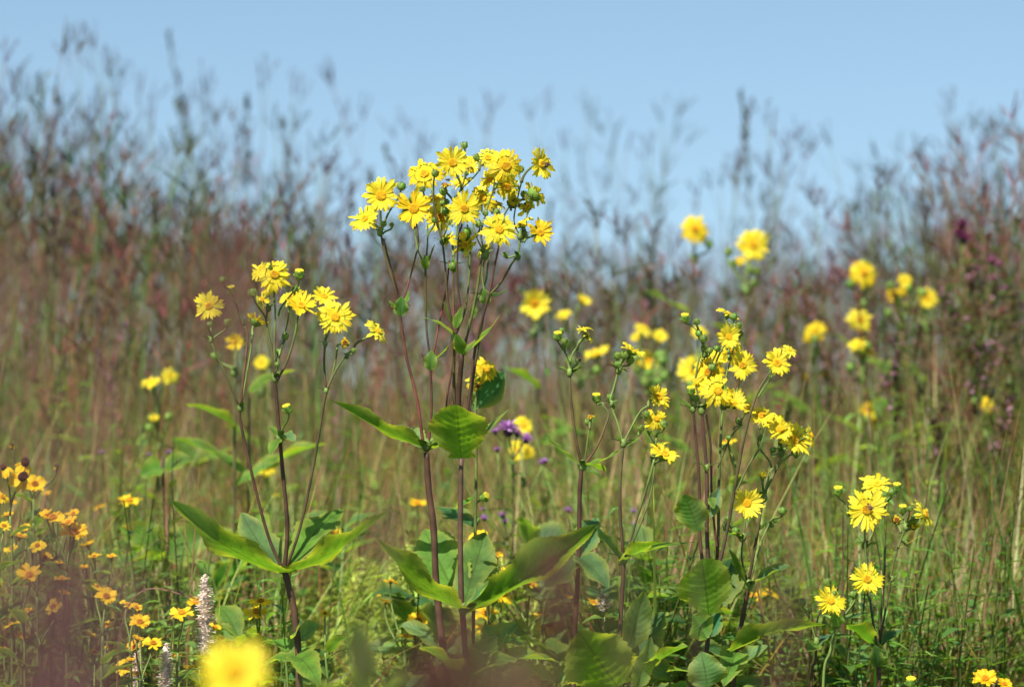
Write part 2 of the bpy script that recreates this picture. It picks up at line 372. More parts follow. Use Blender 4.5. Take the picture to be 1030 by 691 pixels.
MAR = (.062, .030, .016); GRN = (.13, .19, .04); RED = (.15, .045, .032); OLV = (.085, .08, .025)
class Plant:
    """a cup plant traced stem by stem, every point placed at its own distance"""
    def __init__(s, name, label, cat, base_px, d, group=None):
        s.d = d; b = P(base_px, 600, d); s.org = Vector((b.x, b.y, ground(b.x, b.y)))
        s.t = thing(name, label, cat, s.org, group); s.mb = MB(); s.k = d/FPX; s.seed = int(base_px)
    def w(s, p, o=0):
        off = p[2] if len(p) > 2 else o
        return P(p[0], p[1], s.d+off)
    def stem(s, pts, w0, w1, c0=MAR, c1=GRN, o=0, root=False):
        q = [s.w(p, o) for p in pts]
        if root: q = [Vector((s.org.x, s.org.y, s.org.z-.02)), Vector((s.org.x*.6+q[0].x*.4, s.org.y*.6+q[0].y*.4, s.org.z+(q[0].z-s.org.z)*.45))] + q
        q = [x-s.org for x in catmull(q, 6)]
        tube(s.mb, q, w0*.43*s.k, w1*.43*s.k, c0, c1, 8, rf=lambda k: 1+.05*math.sin(k*37))
    def node(s, p, r=3, o=0):
        c = s.w(p, o)-s.org; k = s.k*r; blob(s.mb, c, k, k, k*1.4, GRN, None, 8, 6)
        for a in (R.uniform(0, 6.28),):
            for q in (0, math.pi):
                d_ = Vector((math.cos(a+q), math.sin(a+q), .7)).normalized()
                add_blade(s.mb, c, d_, k*R.uniform(3, 5), k*1.6, .5, (.13, .23, .04), 4, .4)
    def fl(s, px, py, r, f, at, kind='open', o=None):
        o = R.uniform(-.06, .06) if o is None else o
        pos = P(px, py, s.d+o); rr = r*R.uniform(1.1, 1.28)*s.k; n = nvec(f)
        if kind == 'old': rr *= .9
        a = s.w(at); back = pos-n*rr*.28; L = (back-a).length
        c1 = a+Vector((0, 0, 1))*L*.35; c2 = back-n*L*.35
        pts = [a*(1-t)**3+c1*3*t*(1-t)**2+c2*3*t*t*(1-t)+back*t**3-s.org for t in [i/9 for i in range(10)]]
        tube(s.mb, pts, 1.35*s.k, 1.1*s.k, OLV if R.random() < .4 else GRN, GRN, 6, rf=lambda k: 1+max(0, k-.85)*5)
        head(s.t, s.org, pos, rr, f, kind)
    def bd(s, px, py, r, at, f=(0, 1, .3), tip=False, o=None):
        o = R.uniform(-.05, .05) if o is None else o
        pos = P(px, py, s.d+o); n = nvec(f); rr = r*s.k; a = s.w(at); back = pos-n*rr*.9; L = (back-a).length
        c1 = a+Vector((0, 0, 1))*L*.3; c2 = back-n*L*.3
        pts = [a*(1-t)**3+c1*3*t*(1-t)**2+c2*3*t*t*(1-t)+back*t**3-s.org for t in [i/7 for i in range(8)]]
        tube(s.mb, pts, 1.1*s.k, .9*s.k, GRN, GRN, 6)
        bud(s.t, s.org, pos, rr, f, tip)
    def leaf(s, p0, p1, w, n, **kw):
        s.seed += 1; a, b = s.w(p0)-s.org, s.w(p1)-s.org; w *= 1.03
        mb = leaf_mesh(a, b, w*s.k, nvec(n), seed=s.seed, **kw)
        link('leaf', mb.mesh('leaf', M_leaf), s.t)
    def done(s):
        link('stem', s.mb.mesh('stem', M_stem), s.t); return s.t

def add_blade(mb, p, d, L, w, droop, col, seg=4, tipw=0.0, nrm=None, col2=None):
    """narrow leaf or spikelet: a ribbon that bends with its own weight, creased down the middle"""
    d = Vector(d).normalized(); p = Vector(p)
    s = d.cross(Vector((0, 0, 1)) if nrm is None else nrm); s = s.normalized() if s.length > 1e-3 else Vector((1, 0, 0))
    vs = []; cs = []; uv = []; fs = []; q = p.copy(); st = L/seg
    for i in range(seg+1):
        k = i/seg; ww = w*.5*(.45+.55*math.sin(min(1, k*1.6+.25)*math.pi*.5))*(1-k**2.2*(1-tipw))
        up = s.cross(d).normalized()
        vs += [q-s*ww+up*ww*.35, q, q+s*ww+up*ww*.35]; c = lerp(col, col2 or col, k); cs += [c]*3
        uv += [(k, -1, 0), (k, 0, 0), (k, 1, 0)]
        d = (d+Vector((0, 0, -1))*droop/seg).normalized(); q = q+d*st
    for i in range(seg):
        for j in range(2): fs.append((i*3+j, i*3+j+1, i*3+j+4, i*3+j+3))
    mb.add(vs, fs, cs, uv)

UP = (0, 1, 0)
# ================================================================== PLANT A (left)
A = Plant('cup_plant', 'left yellow cup plant with three thin stems rising from one wide leaf cup', 'cup plant', 300, 6.0)
A.stem([(301, 690), (297, 622), (290, 588), (286, 574)], 9.5, 8, (.10, .055, .03), MAR, root=True)
A.stem([(286, 575), (272, 545), (259, 500), (243, 430), (241, 412)], 4.2, 3.4, MAR, MAR)
A.stem([(286, 575), (289, 530), (284, 470), (281, 435), (278, 400), (276, 380)], 5.5, 4.2, MAR, MAR)
A.stem([(288, 572), (302, 530), (315, 470), (326, 405), (328, 395)], 3.6, 3.0, MAR, OLV)
A.node((242, 410), 3.6); A.node((282, 440), 4.5); A.node((328, 393), 2.5); A.node((277, 381), 3.5)
A.stem([(241, 410), (226, 375), (213, 345), (212, 340)], 2.8, 2.4, MAR, GRN); A.node((212, 342), 2.6)
A.stem([(242, 408), (245, 380), (249, 340), (246, 328)], 2.8, 2.4, RED, OLV)
A.stem([(246, 328), (238, 308), (233, 295)], 2.4, 2, OLV, GRN); A.stem([(243, 406), (251, 360), (254, 336)], 2.2, 2, GRN, GRN, o=.03)
A.stem([(277, 382), (273, 350), (268, 325), (270, 305)], 3.2, 2.4, MAR, GRN); A.node((270, 310), 3)
A.stem([(277, 382), (276, 350), (277, 320), (276, 300)], 2.5, 2.2, OLV, GRN)
A.stem([(279, 382), (288, 365), (296, 340), (299, 322)], 3.2, 2.4, MAR, GRN, o=-.02)
A.stem([(276, 378), (283, 350), (289, 325), (291, 310)], 2.2, 1.9, GRN, GRN, o=.04)
A.stem([(328, 393), (326, 365), (327, 345), (327, 335)], 2.8, 2.4, MAR, GRN); A.stem([(329, 393), (334, 378), (338, 360), (339, 350)], 2.4, 2.2, OLV, GRN)
A.stem([(329, 392), (338, 372), (349, 357), (356, 351)], 2.6, 2.2, OLV, GRN); A.node((349, 358), 2.4); A.node((327, 346), 2.6)
A.fl(210, 308, 15, (-.05, .25, 1), (212, 340), 'flat'); A.fl(276, 276, 18, (.15, .25, 1), (276, 305), o=-.03); A.fl(262, 273, 13, (-.6, .5, .7), (270, 308), o=.05)
A.fl(257, 324, 13, (.35, .75, -.2), (254, 338), o=.02); A.fl(264, 301, 9, (-.5, .2, .8), (270, 312), 'half')
A.fl(303, 308, 17, (.1, .8, .65), (299, 322), o=-.05); A.fl(293, 298, 13, (-.4, .8, .5), (291, 310), o=.05)
A.fl(326, 298, 13, (.35, .6, .7), (327, 336), o=.05); A.fl(337, 319, 17, (.05, .25, 1), (327, 345), o=-.04)
A.fl(380, 333, 14, (.75, .6, .45), (356, 351)); A.fl(347, 345, 10, (.3, .1, .7), (339, 352), 'old')
for b in ((224, 281, 4, (233, 296)), (233, 292, 5, (238, 308)), (254, 294, 5.2, (268, 325)), (301, 276, 5.5, (280, 318)), (229, 324, 4.6, (214, 343)), (287, 338, 4.3, (281, 358)),
          (212, 340, 3.6, (213, 347)), (280, 353, 3.2, (277, 372)), (297, 291, 4.5, (291, 312)), (211, 326, 3.4, (212, 338)), (356, 352, 3, (349, 358)), (289, 411, 5, (283, 436)), (279, 366, 3, (277, 376))):
    A.bd(*b, f=(R.uniform(-.3, .3), 1, .3), tip=b[0] in (301, 289, 233))
A.leaf((288, 577), (172, 503, -.12), 52, (.25, .8, -.35), sag=-.13, fold=.25, prof=.42, clasp=.4)
A.leaf((288, 576), (390, 514, -.02), 50, (-.25, .8, -.4), sag=-.12, fold=.3, prof=.42, clasp=.45)
A.leaf((286, 574), (243, 515, .16), 42, (.3, .9, .5), sag=-.1, fold=.15, prof=.45, col=(.10, .19, .06), clasp=.4)
A.leaf((290, 572), (345, 512, .2), 40, (-.2, .9, .4), sag=.1, fold=.15, prof=.5, clasp=.4)
A.leaf((282, 440), (272, 458, -.04), 14, (-.3, .5, .8), sag=.1, prof=.5); A.leaf((283, 438), (297, 444, -.03), 13, (.2, .7, .7), sag=.3, prof=.5, col=(.12, .22, .08))
A.leaf((281, 441), (268, 430, .04), 9, (0, 1, .2), sag=.2); A.leaf((297, 640), (305, 626, -.1), 20, (0, .5, 1), sag=.2, col=(.1, .2, .06))
A.leaf((297, 660, -.02), (322, 690, -.2), 30, (0, .8, .8), sag=.2); A.leaf((300, 665), (262, 668, .1), 26, (0, .9, .5), sag=.15)
A.done()

# ================================================================== PLANT B (tall, centre)
B = Plant('cup_plant', 'tallest cup plant at centre, crowned by a dense cluster of yellow flowers against the sky', 'cup plant', 455, 6.0)
B.stem([(450, 690), (446, 655), (439, 590), (436, 530), (431, 490), (429, 455)], 10, 7.5, (.10, .055, .03), MAR, root=True)
B.stem([(468, 690, -.05), (467, 640, -.05), (464, 600, -.05), (463, 530, -.05), (464, 459, -.05)], 8.5, 6, (.09, .06, .03), (.09, .05, .03), root=True)
for p, r, o in (((429, 448), 5, 0), ((466, 612), 5, -.05), ((464, 457), 3, -.05), ((402, 311), 3.6, 0), ((433, 363), 3.6, 0), ((457, 338), 3.6, 0), ((466, 352), 4.2, 0),
             ((489, 300), 3.8, 0), ((382, 234), 3.2, 0), ((428, 267), 3.2, 0), ((445, 243), 3, 0), ((488, 256), 4.2, 0), ((523, 238), 3, 0), ((521, 258), 3, 0), ((456, 268), 3, 0)):
    B.node(p, r, o)
B.stem([(426, 448), (419, 400), (409, 360), (404, 330), (402, 311)], 4, 3.4, RED, MAR)
B.stem([(402, 311), (396, 285), (387, 255), (383, 234)], 3.6, 3, MAR, OLV); B.stem([(403, 310), (399, 290), (391, 262), (386, 240)], 2.3, 2, MAR, OLV, o=.04)
B.stem([(403, 308), (411, 285), (418, 258), (421, 245), (419, 225)], 2.3, 2, RED, OLV, o=.03)
B.stem([(431, 448), (434, 410), (433, 365)], 3.4, 3, RED, MAR); B.stem([(433, 363), (429, 330), (428, 290), (428, 267)], 3, 2.6, MAR, OLV)
B.stem([(428, 267), (430, 245), (430, 225)], 2.4, 2, OLV, GRN); B.stem([(427, 267), (420, 250), (417, 228)], 2.2, 2, GRN, GRN)
B.stem([(435, 362, .05), (441, 330, .05), (449, 290, .05), (452, 262, .05)], 2.4, 2, RED, RED)
B.stem([(464, 456, .02), (461, 410, .02), (465, 353)], 7, 6, MAR, MAR); B.stem([(463, 455, .03), (457, 400, .03), (457, 338)], 4, 3.5, MAR, OLV)
B.stem([(462, 455, .06), (449, 415, .06), (455, 370, .06), (457, 345, .06)], 2.4, 2, RED, MAR)
B.stem([(457, 338), (450, 300), (448, 270), (445, 243)], 3, 2.5, MAR, OLV); B.stem([(457, 338), (456, 300), (456, 268)], 2.6, 2.3, RED, OLV)
B.stem([(456, 268), (458, 248), (460, 225)], 2.2, 2, OLV, GRN); B.stem([(458, 338), (463, 315), (460, 280), (461, 240), (465, 225)], 2.6, 2.2, MAR, MAR, o=-.03)
B.stem([(458, 338), (467, 315), (471, 290), (473, 250), (470, 226)], 2.6, 2.2, OLV, GRN, o=.04)
B.stem([(466, 352), (473, 325), (480, 290), (484, 262), (488, 256)], 3.4, 3, MAR, GRN); B.stem([(467, 350), (476, 310), (488, 285), (491, 262)], 2.6, 2.4, GRN, GRN, o=.04)
B.stem([(466, 455, -.03), (472, 400, -.03), (479, 345, -.03), (492, 295, -.03), (497, 270, -.03), (502, 246, -.03)], 3.8, 2.4, MAR, MAR)
B.stem([(468, 455, .04), (476, 380, .04), (484, 330, .04), (489, 300)], 3.6, 3.2, MAR, OLV); B.stem([(489, 300), (503, 285), (515, 265), (521, 255), (523, 240)], 3.2, 2.4, OLV, GRN)
B.stem([(488, 299), (485, 275), (489, 256)], 2.4, 2.2, GRN, GRN)
# upper branching inside the cluster
B.stem([(445, 243), (438, 220), (435, 192)], 2, 1.8, OLV, OLV, o=-.04); B.stem([(445, 243), (441, 226), (437, 205), (436, 196)], 1.8, 1.6, OLV, OLV)
B.stem([(460, 227), (455, 205), (464, 190), (468, 175), (467, 160)], 2.2, 1.8, OLV, GRN); B.stem([(445, 243), (452, 222), (457, 206)], 2, 1.8, OLV, GRN)
B.stem([(488, 256), (484, 235), (490, 210), (495, 195), (498, 180)], 2.2, 1.8, GRN, OLV); B.stem([(489, 256), (500, 235), (508, 215), (518, 200)], 2.2, 1.8, GRN, OLV)
B.stem([(523, 238), (517, 222), (521, 198), (525, 182)], 2, 1.7, OLV, GRN); B.stem([(488, 256), (480, 240), (476, 225), (481, 212)], 2, 1.8, GRN, GRN)
B.stem([(464, 190), (475, 180), (482, 172)], 1.8, 1.6, GRN, GRN)
for f in ((383, 197, 20, (.1, .2, 1), (383, 232), -.05), (367, 220, 16, (-.45, .55, .8), (382, 232), 0), (416, 210, 20, (.0, .15, 1), (417, 230), -.06), (427, 175, 20, (-.25, .5, .85), (435, 194), .02),
          (455, 164, 16, (.2, .15, 1), (464, 190), -.05), (491, 159, 15, (.1, .55, .8), (482, 172), .04), (509, 167, 18, (.15, .1, 1), (498, 182), -.06),
          (485, 199, 14, (.1, .35, .9), (481, 212), .02), (467, 210, 16, (-.05, .1, 1), (461, 226), -.06), (442, 219, 15, (.05, .2, 1), (445, 240), .05), (502, 231, 19, (.15, .25, 1), (502, 247), -.07),
          (543, 234, 15, (.35, .25, .9), (527, 244), 0), (510, 188, 14, (.1, -.25, 1), (498, 190), .04), (463, 184, 12, (-.2, .7, .5), (464, 192), .07), (493, 181, 12, (-.6, .4, .6), (497, 195), .06),
          (471, 170, 13, (.1, .5, .6), (468, 180), .08), (438, 200, 12, (.0, .6, .4), (437, 210), .08), (476, 160, 10, (-.1, .8, .4), (470, 176), .1), (499, 205, 12, (.2, .6, .3), (495, 215), .08)):
    B.fl(*f[:5], o=f[5])
B.fl(544, 165, 16, (.8, .15, .6), (525, 184), 'flat'); B.fl(537, 196, 16, (.7, .55, -.3), (520, 205), o=.02); B.fl(467, 246, 15, (.3, -.35, .7), (460, 240), 'half', o=-.02)
B.fl(448, 186, 9, (.1, .9, .3), (457, 206), 'old'); B.fl(530, 208, 11, (.5, -.3, .6), (522, 208), 'half'); B.fl(524, 225, 12, (-.5, .7, .3), (523, 236), 'half'); B.fl(487, 249, 13, (-.7, .6, .2), (488, 258), 'half')
B.fl(452, 240, 9, (-.3, .3, .8), (456, 262), 'half'); B.fl(515, 205, 11, (.3, .4, .7), (514, 212), 'new')
for b in ((467, 146, 4.2, (467, 165)), (404, 187, 5, (387, 226)), (438, 174, 4.5, (436, 196)), (470, 233, 5.4, (473, 250)), (479, 158, 4, (482, 172)), (448, 212, 4.3, (455, 228)), (449, 203, 3.6, (457, 210)),
          (524, 170, 4, (524, 184)), (526, 236, 5.5, (522, 246)), (455, 267, 4.6, (456, 275)), (445, 204, 3, (444, 215)), (481, 225, 4.2, (480, 238)), (437, 221, 3.5, (430, 238)), (446, 192, 5, (446, 204)),
          (527, 195, 4, (521, 206)), (508, 256, 3.2, (521, 258)), (488, 214, 3.6, (490, 225)), (425, 190, 3.6, (430, 215)), (516, 176, 3.6, (522, 190)), (500, 213, 4, (495, 225)), (386, 225, 3.4, (384, 236)), (394, 226, 2.6, (385, 236))):
    B.bd(*b, f=(R.uniform(-.5, .5), 1, .3))
B.leaf((430, 452), (334, 403, -.05), 34, (.25, .85, -.45), sag=-.05, fold=.35, prof=.45, clasp=.5, curl=-.1)
B.leaf((429, 452), (399, 428, .15), 28, (.1, .9, .4), sag=-.05, prof=.5, col=(.12, .22, .08), clasp=.5)
B.leaf((430, 452), (456, 438, .05), 28, (-.3, .7, .3), sag=-.2, prof=.4, clasp=.6)
B.leaf((464, 461, -.07), (459, 407, -.17), 60, (.0, .55, -1), sag=.07, fold=.12, prof=.50, clasp=.5, teeth=10, wave=.06, col=(.14, .27, .025))
B.leaf((464, 456, .0), (512, 411, .05), 18, (-.3, .8, .3), sag=-.08, prof=.4, col=(.12, .22, .06))
B.leaf((466, 614, -.05), (378, 540, -.2), 56, (.3, .75, -.55), sag=-.12, fold=.3, prof=.5, clasp=.35, teeth=22)
B.leaf((466, 614, -.05), (600, 527, -.15), 50, (-.3, .8, -.5), sag=-.1, fold=.3, prof=.5, clasp=.35, teeth=24, wave=.2)
B.leaf((464, 608, .0), (427, 532, .2), 58, (.1, .7, .7), sag=-.05, fold=.15, prof=.55, clasp=.35, teeth=16)
B.leaf((466, 608, .0), (488, 535, .15), 46, (-.1, .5, .8), sag=-.05, fold=.15, prof=.5, clasp=.3, col=(.09, .17, .03))
B.leaf((467, 608, -.1), (492, 584, -.15), 24, (-.5, .9, .3), sag=-.2, fold=.3, prof=.5, col=(.08, .2, .07))
B.leaf((402, 312), (391, 302, .03), 9, (0, 1, .3), sag=-.1, prof=.4); B.leaf((403, 313, -.02), (412, 292, .0), 10, (-.5, .6, .5), sag=-.15)
B.leaf((403, 318, -.03), (404, 298, -.04), 16, (0, .2, 1), sag=.1, prof=.4, col=(.08, .2, .05))
B.leaf((434, 364), (452, 347, -.03), 9, (-.4, .8, .2), sag=-.1, prof=.35); B.leaf((433, 372, -.02), (434, 352, -.03), 14, (0, .2, 1), sag=.15, prof=.4, col=(.12, .24, .05))
B.leaf((458, 340), (424, 319, -.05), 12, (.2, .9, .2), sag=.15, prof=.45, col=(.12, .22, .08)); B.leaf((457, 334), (446, 302, 0), 8, (.6, .6, .4), sag=-.05)
B.leaf((458, 330, -.03), (466, 308, -.04), 11, (-.3, .4, .8), sag=.1); B.leaf((466, 356, -.03), (503, 316, -.05), 14, (-.4, .7, .4), sag=-.15, prof=.3, clasp=.5)
B.leaf((465, 356, -.03), (458, 336, -.05), 14, (0, .3, 1), sag=.1, prof=.45); B.leaf((490, 299), (512, 290, .02), 7, (0, .9, .5), sag=-.2, col=(.03, .09, .03))
B.leaf((489, 306, -.02), (487, 290, -.03), 12, (0, .2, 1), sag=.2, col=(.14, .26, .06)); B.leaf((474, 320, .02), (477, 302, .02), 9, (.5, .4, .7), sag=.1)
B.leaf((445, 247), (452, 236), 7, (-.4, .6, .5), sag=-.1); B.leaf((428, 270, -.02), (428, 256, -.03), 9, (0, .2, 1), sag=.2); B.leaf((429, 268), (438, 245), 5, (-.5, .5, .5)); B.leaf((457, 274, -.02), (456, 260, -.02), 9, (0, .2, 1), sag=.2)
B.leaf((451, 675, .0), (425, 650, -.2), 40, (.2, .8, .6), sag=.1); B.leaf((468, 680, -.05), (520, 662, .1), 40, (0, .9, .4), sag=.1); B.leaf((468, 690, -.05), (500, 640, .2), 40, (-.3, .7, .6), sag=.1)
B.done()
G = Plant('cup_plant', 'half hidden cup plant behind the tallest one, yellow flower above a single dark leaf', 'cup plant', 478, 6.22)
G.stem([(476, 640), (478, 540), (479, 460), (478, 415), (480, 395)], 5, 3, MAR, GRN, root=True)
G.leaf((475, 412), (508, 374, .0), 34, (.3, .6, .9), sag=-.1, prof=.55, col=(.035, .12, .035)); G.leaf((478, 500), (455, 515, .05), 22, (0, 1, .3), col=(.05, .15, .06)); G.leaf((478, 530), (440, 510, .1), 32, (.2, .9, .4), col=(.05, .15, .05))
G.fl(489, 372, 13, (.35, .3, .9), (480, 398)); G.fl(476, 384, 11, (-.5, .4, .7), (480, 402), 'half'); G.fl(481, 388, 9, (.1, 0, 1), (479, 404), 'old'); G.bd(487, 500, 5, (478, 510), tip=True, f=(.7, .5, .4)); G.bd(472, 399, 3, (478, 408))
G.done()

# ================================================================== PLANT C (two things: stem with paired leaves; taller thin one)
C1 = Plant('cup_plant', 'slender cup plant with paired narrow leaves below an orange withered bud', 'cup plant', 579, 6.05)
C1.stem([(577, 690), (578, 640), (582, 560), (583, 500), (585, 468)], 6.5, 5.2, MAR, MAR, root=True)
C1.stem([(585, 466), (579, 440), (574, 400), (573, 376)], 3.8, 3.2, MAR, OLV); C1.node((573, 375), 3.5); C1.node((586, 468), 4.5)
C1.stem([(573, 375), (570, 358), (564, 348)], 2.4, 2, GRN, GRN); C1.stem([(573, 375), (575, 358), (583, 346)], 2.2, 2, GRN, GRN)
C1.stem([(588, 466), (590, 450), (593, 430)], 2.2, 1.8, OLV, GRN); C1.stem([(589, 466), (600, 450), (609, 428), (612, 416), (606, 407)], 2.6, 1.8, RED, GRN)
C1.fl(590, 336, 12, (.65, .6, -.05), (581, 350)); C1.fl(588, 331, 9, (-.2, .9, .3), (580, 352), 'half'); C1.fl(594, 419, 7, (.1, .9, .3), (593, 432), 'old')
for b in ((561, 338, 5, (566, 352)), (568, 343, 4, (568, 355)), (600, 400, 5, (607, 408)), (565, 332, 3.5, (566, 350)), (581, 362, 2.8, (575, 372)), (592, 424, 4.3, (593, 436))): C1.bd(*b, tip=b[0] in (561, 600))
C1.leaf((586, 469), (547, 438, -.03), 16, (.25, .9, .1), sag=-.08, prof=.5, clasp=.5, col=(.10, .2, .06)); C1.leaf((586, 469), (626, 452, -.05), 16, (-.25, .85, -.1), sag=-.1, prof=.4, clasp=.5)
C1.leaf((587, 470), (610, 474, .1), 12, (0, 1, 0), sag=.1); C1.leaf((574, 376), (562, 368), 6, (0, 1, .3)); C1.leaf((574, 376), (585, 366), 6, (0, 1, .3), sag=-.2)
C1.leaf((582, 560), (612, 592, -.1), 30, (.3, .6, .9), sag=.15, col=(.06, .15, .05)); C1.leaf((581, 562), (548, 590, .0), 44, (-.2, .7, .8), sag=.15, col=(.05, .13, .03)); C1.leaf((582, 558), (600, 520, .12), 30, (0, .6, .8), sag=.05, col=(.05, .15, .06))
C1.done()
C2 = Plant('cup_plant', 'thin cup plant with four yellow flowers just left of the densest knot', 'cup plant', 626, 6.0)
C2.stem([(622, 690), (624, 630), (627, 575), (627, 562)], 6, 5, MAR, MAR, root=True); C2.stem([(627, 562), (624, 520), (624, 480), (627, 448)], 4, 3.4, MAR, OLV); C2.node((627, 446), 3.6); C2.node((627, 562), 4.5)
C2.stem([(627, 446), (621, 425), (614, 405), (618, 388), (623, 368)], 2.6, 2.2, GRN, GRN); C2.node((622, 372), 3.6); C2.node((615, 406), 2.6)
C2.stem([(627, 446), (635, 430), (644, 414), (652, 408)], 2.6, 2.2, GRN, GRN); C2.stem([(629, 560), (641, 520), (652, 485), (658, 462)], 3, 2.6, MAR, GRN, o=-.03)
C2.stem([(630, 560), (645, 525), (655, 495), (659, 462), (660, 440)], 2.4, 2, OLV, GRN, o=.03); C2.node((657, 462), 3)
C2.stem([(622, 370), (625, 362)], 2.2, 2, GRN, GRN)
C2.fl(636, 353, 13, (.5, .85, .15), (626, 364)); C2.fl(662, 399, 15, (.55, .35, .7), (652, 410)); C2.fl(660, 421, 12, (.2, .2, .9), (657, 430), o=-.03); C2.fl(668, 457, 18, (.35, .8, .45), (658, 468), o=-.03); C2.fl(663, 450, 12, (-.3, .7, .6), (658, 466), 'half')
for b in ((621, 357, 4.6, (623, 368)), (628, 356, 5, (624, 368)), (634, 362, 4.5, (625, 370)), (650, 416, 4.4, (646, 420)), (668, 426, 4.3, (660, 440)), (645, 430, 4, (642, 438)), (614, 399, 4.2, (615, 408)), (616, 408, 3.4, (617, 414)), (653, 434, 3, (658, 448)), (622, 366, 4, (622, 374))): C2.bd(*b)
C2.leaf((627, 565), (600, 528, -.03), 20, (.5, .7, -.2), sag=-.1, prof=.5, clasp=.5, col=(.09, .19, .06)); C2.leaf((627, 565), (666, 546, -.1), 26, (-.2, .9, -.1), sag=.1, prof=.4, clasp=.6); C2.leaf((628, 562), (700, 545, .15), 12, (0, 1, .1), sag=.05)
C2.leaf((628, 448), (645, 440), 9, (-.2, .9, .2), sag=-.1); C2.leaf((627, 448), (618, 436), 7, (.2, .9, .2)); C2.leaf((623, 372), (613, 362), 6, (.2, .9, .2)); C2.leaf((623, 372), (632, 374), 5, (.0, 1, .2))
C2.leaf((621, 690, -.15), (582, 634, -.25), 74, (-.3, .3, 1), sag=.1, fold=.08, prof=.42, teeth=18, clasp=.5, col=(.14, .27, .025))
C2.leaf((643, 682, -.05), (692, 650, -.15), 40, (-.3, .9, .1), sag=.1, prof=.4, teeth=10); C2.leaf((632, 655, .05), (648, 594, .0), 32, (.3, .4, .9), sag=-.05, prof=.5, col=(.13, .21, .07)); C2.leaf((630, 668, .1), (668, 615, .15), 46, (0, .6, .8), sag=.05, col=(.04, .12, .03))
C2.leaf((624, 640, .1), (600, 660, .2), 36, (0, .8, .6), col=(.05, .14, .04)); C2.leaf((640, 690, -.1), (655, 640, -.12), 24, (.4, .3, .9), sag=.1, col=(.12, .22, .07))
C2.done()

# ================================================================== PLANT D (cluster, right of centre)
D = Plant('cup_plant', 'many stemmed cup plant bearing the densest knot of small yellow flowers', 'cup plant', 712, 5.96)
D.stem([(709, 690), (712, 640), (713, 590), (711, 530), (711, 480), (708, 440), (706, 415)], 6.5, 4, (.07, .04, .03), MAR, root=True)
D.stem([(711, 600), (704, 540), (703, 480), (699, 430), (697, 412)], 4.5, 3, MAR, MAR, o=.04); D.stem([(716, 600), (722, 550), (723, 490), (725, 440), (727, 410)], 4, 3, MAR, GRN, o=.03)
D.stem([(715, 595, -.02), (724, 565, -.02), (733, 525, -.02), (741, 480, -.03), (751, 430, -.04), (762, 395, -.04), (774, 375, -.04)], 4.4, 2.4, (.06, .03, .018), OLV)
D.stem([(722, 560), (716, 500), (715, 450), (710, 415)], 3, 2.5, RED, MAR, o=.02); D.stem([(762, 400), (770, 388), (778, 376)], 2.2, 2, GRN, GRN)
D.node((706, 412), 4.5); D.node((727, 408), 3.6); D.node((711, 470), 3); D.node((697, 412), 3)
D.stem([(706, 412), (700, 385), (703, 362), (708, 350)], 2.6, 2, OLV, GRN); D.stem([(707, 412), (712, 390), (722, 360), (730, 345)], 2.6, 2, OLV, GRN); D.stem([(727, 408), (730, 380), (738, 350), (740, 330)], 2.4, 2, GRN, GRN)
D.stem([(727, 408), (740, 395), (745, 380)], 2.2, 2, GRN, GRN); D.stem([(708, 350), (704, 335), (702, 328)], 2, 1.8, GRN, GRN); D.stem([(704, 335), (694, 326)], 1.8, 1.6, GRN, GRN); D.stem([(697, 412), (694, 400)], 2, 1.8, GRN, GRN)
D.stem([(722, 470), (735, 440), (745, 428)], 2, 1.8, OLV, GRN); D.stem([(738, 500), (752, 470), (764, 450), (770, 430)], 2.6, 2, OLV, GRN)
for f in ((733, 316, 12, (.45, .75, .1), (739, 332), .03), (733, 339, 14, (.05, .15, 1), (731, 352), -.03), (747, 367, 14, (.0, .15, 1), (745, 384), -.02), (713, 374, 18, (-.1, .35, .9), (706, 395), 0), (722, 393, 17, (.0, .3, 1), (710, 410), -.06),
          (738, 405, 15, (.2, .6, .7), (729, 412), -.03), (781, 365, 18, (.35, .35, .85), (774, 380), -.02), (794, 352, 9, (.3, .7, .6), (780, 372), .02), (752, 411, 12, (.3, .7, .4), (745, 428), .03), (766, 418, 12, (-.1, .6, .7), (764, 432), .03),
          (705, 388, 12, (-.5, .5, .6), (700, 402), .06), (736, 354, 11, (.2, -.2, .9), (733, 362), .06), (718, 360, 12, (.1, .7, .5), (712, 380), .07)): D.fl(*f[:5], o=f[5])
for b in ((689, 320, 5, (696, 328)), (701, 323, 4, (702, 332)), (708, 340, 4.6, (706, 352)), (708, 349, 4, (706, 358)), (709, 356, 4, (705, 365)), (716, 369, 4.3, (710, 385)), (743, 327, 4.3, (740, 338)), (695, 393, 5, (696, 404)), (743, 423, 4, (738, 432)),
          (738, 318, 4.5, (740, 332)), (714, 352, 3.6, (708, 362)), (721, 350, 3.6, (716, 366)), (703, 335, 4, (706, 345)), (745, 335, 3.6, (741, 345)), (700, 400, 4, (700, 410)), (733, 440, 3, (727, 452))): D.bd(*b, tip=b[0] in (689, 695))
D.leaf((713, 618, -.06), (706, 562, -.12), 58, (.0, .4, -1), sag=.05, fold=.1, prof=.5, teeth=14, clasp=.5, wave=.06, col=(.14, .27, .025)); D.leaf((703, 534, -.03), (688, 497, -.05), 36, (.1, .4, -1), sag=.05, prof=.5, clasp=.5, fold=.1, col=(.07, .18, .025))
D.leaf((715, 610, .05), (738, 560, .12), 44, (0, .4, 1), sag=.05, col=(.04, .12, .04)); D.leaf((711, 642, -.05), (696, 618, -.02), 34, (.2, .4, -1), sag=.05, prof=.5, col=(.08, .2, .02)); D.leaf((713, 640), (724, 615, .05), 18, (0, .4, 1), sag=.1, col=(.04, .16, .08))
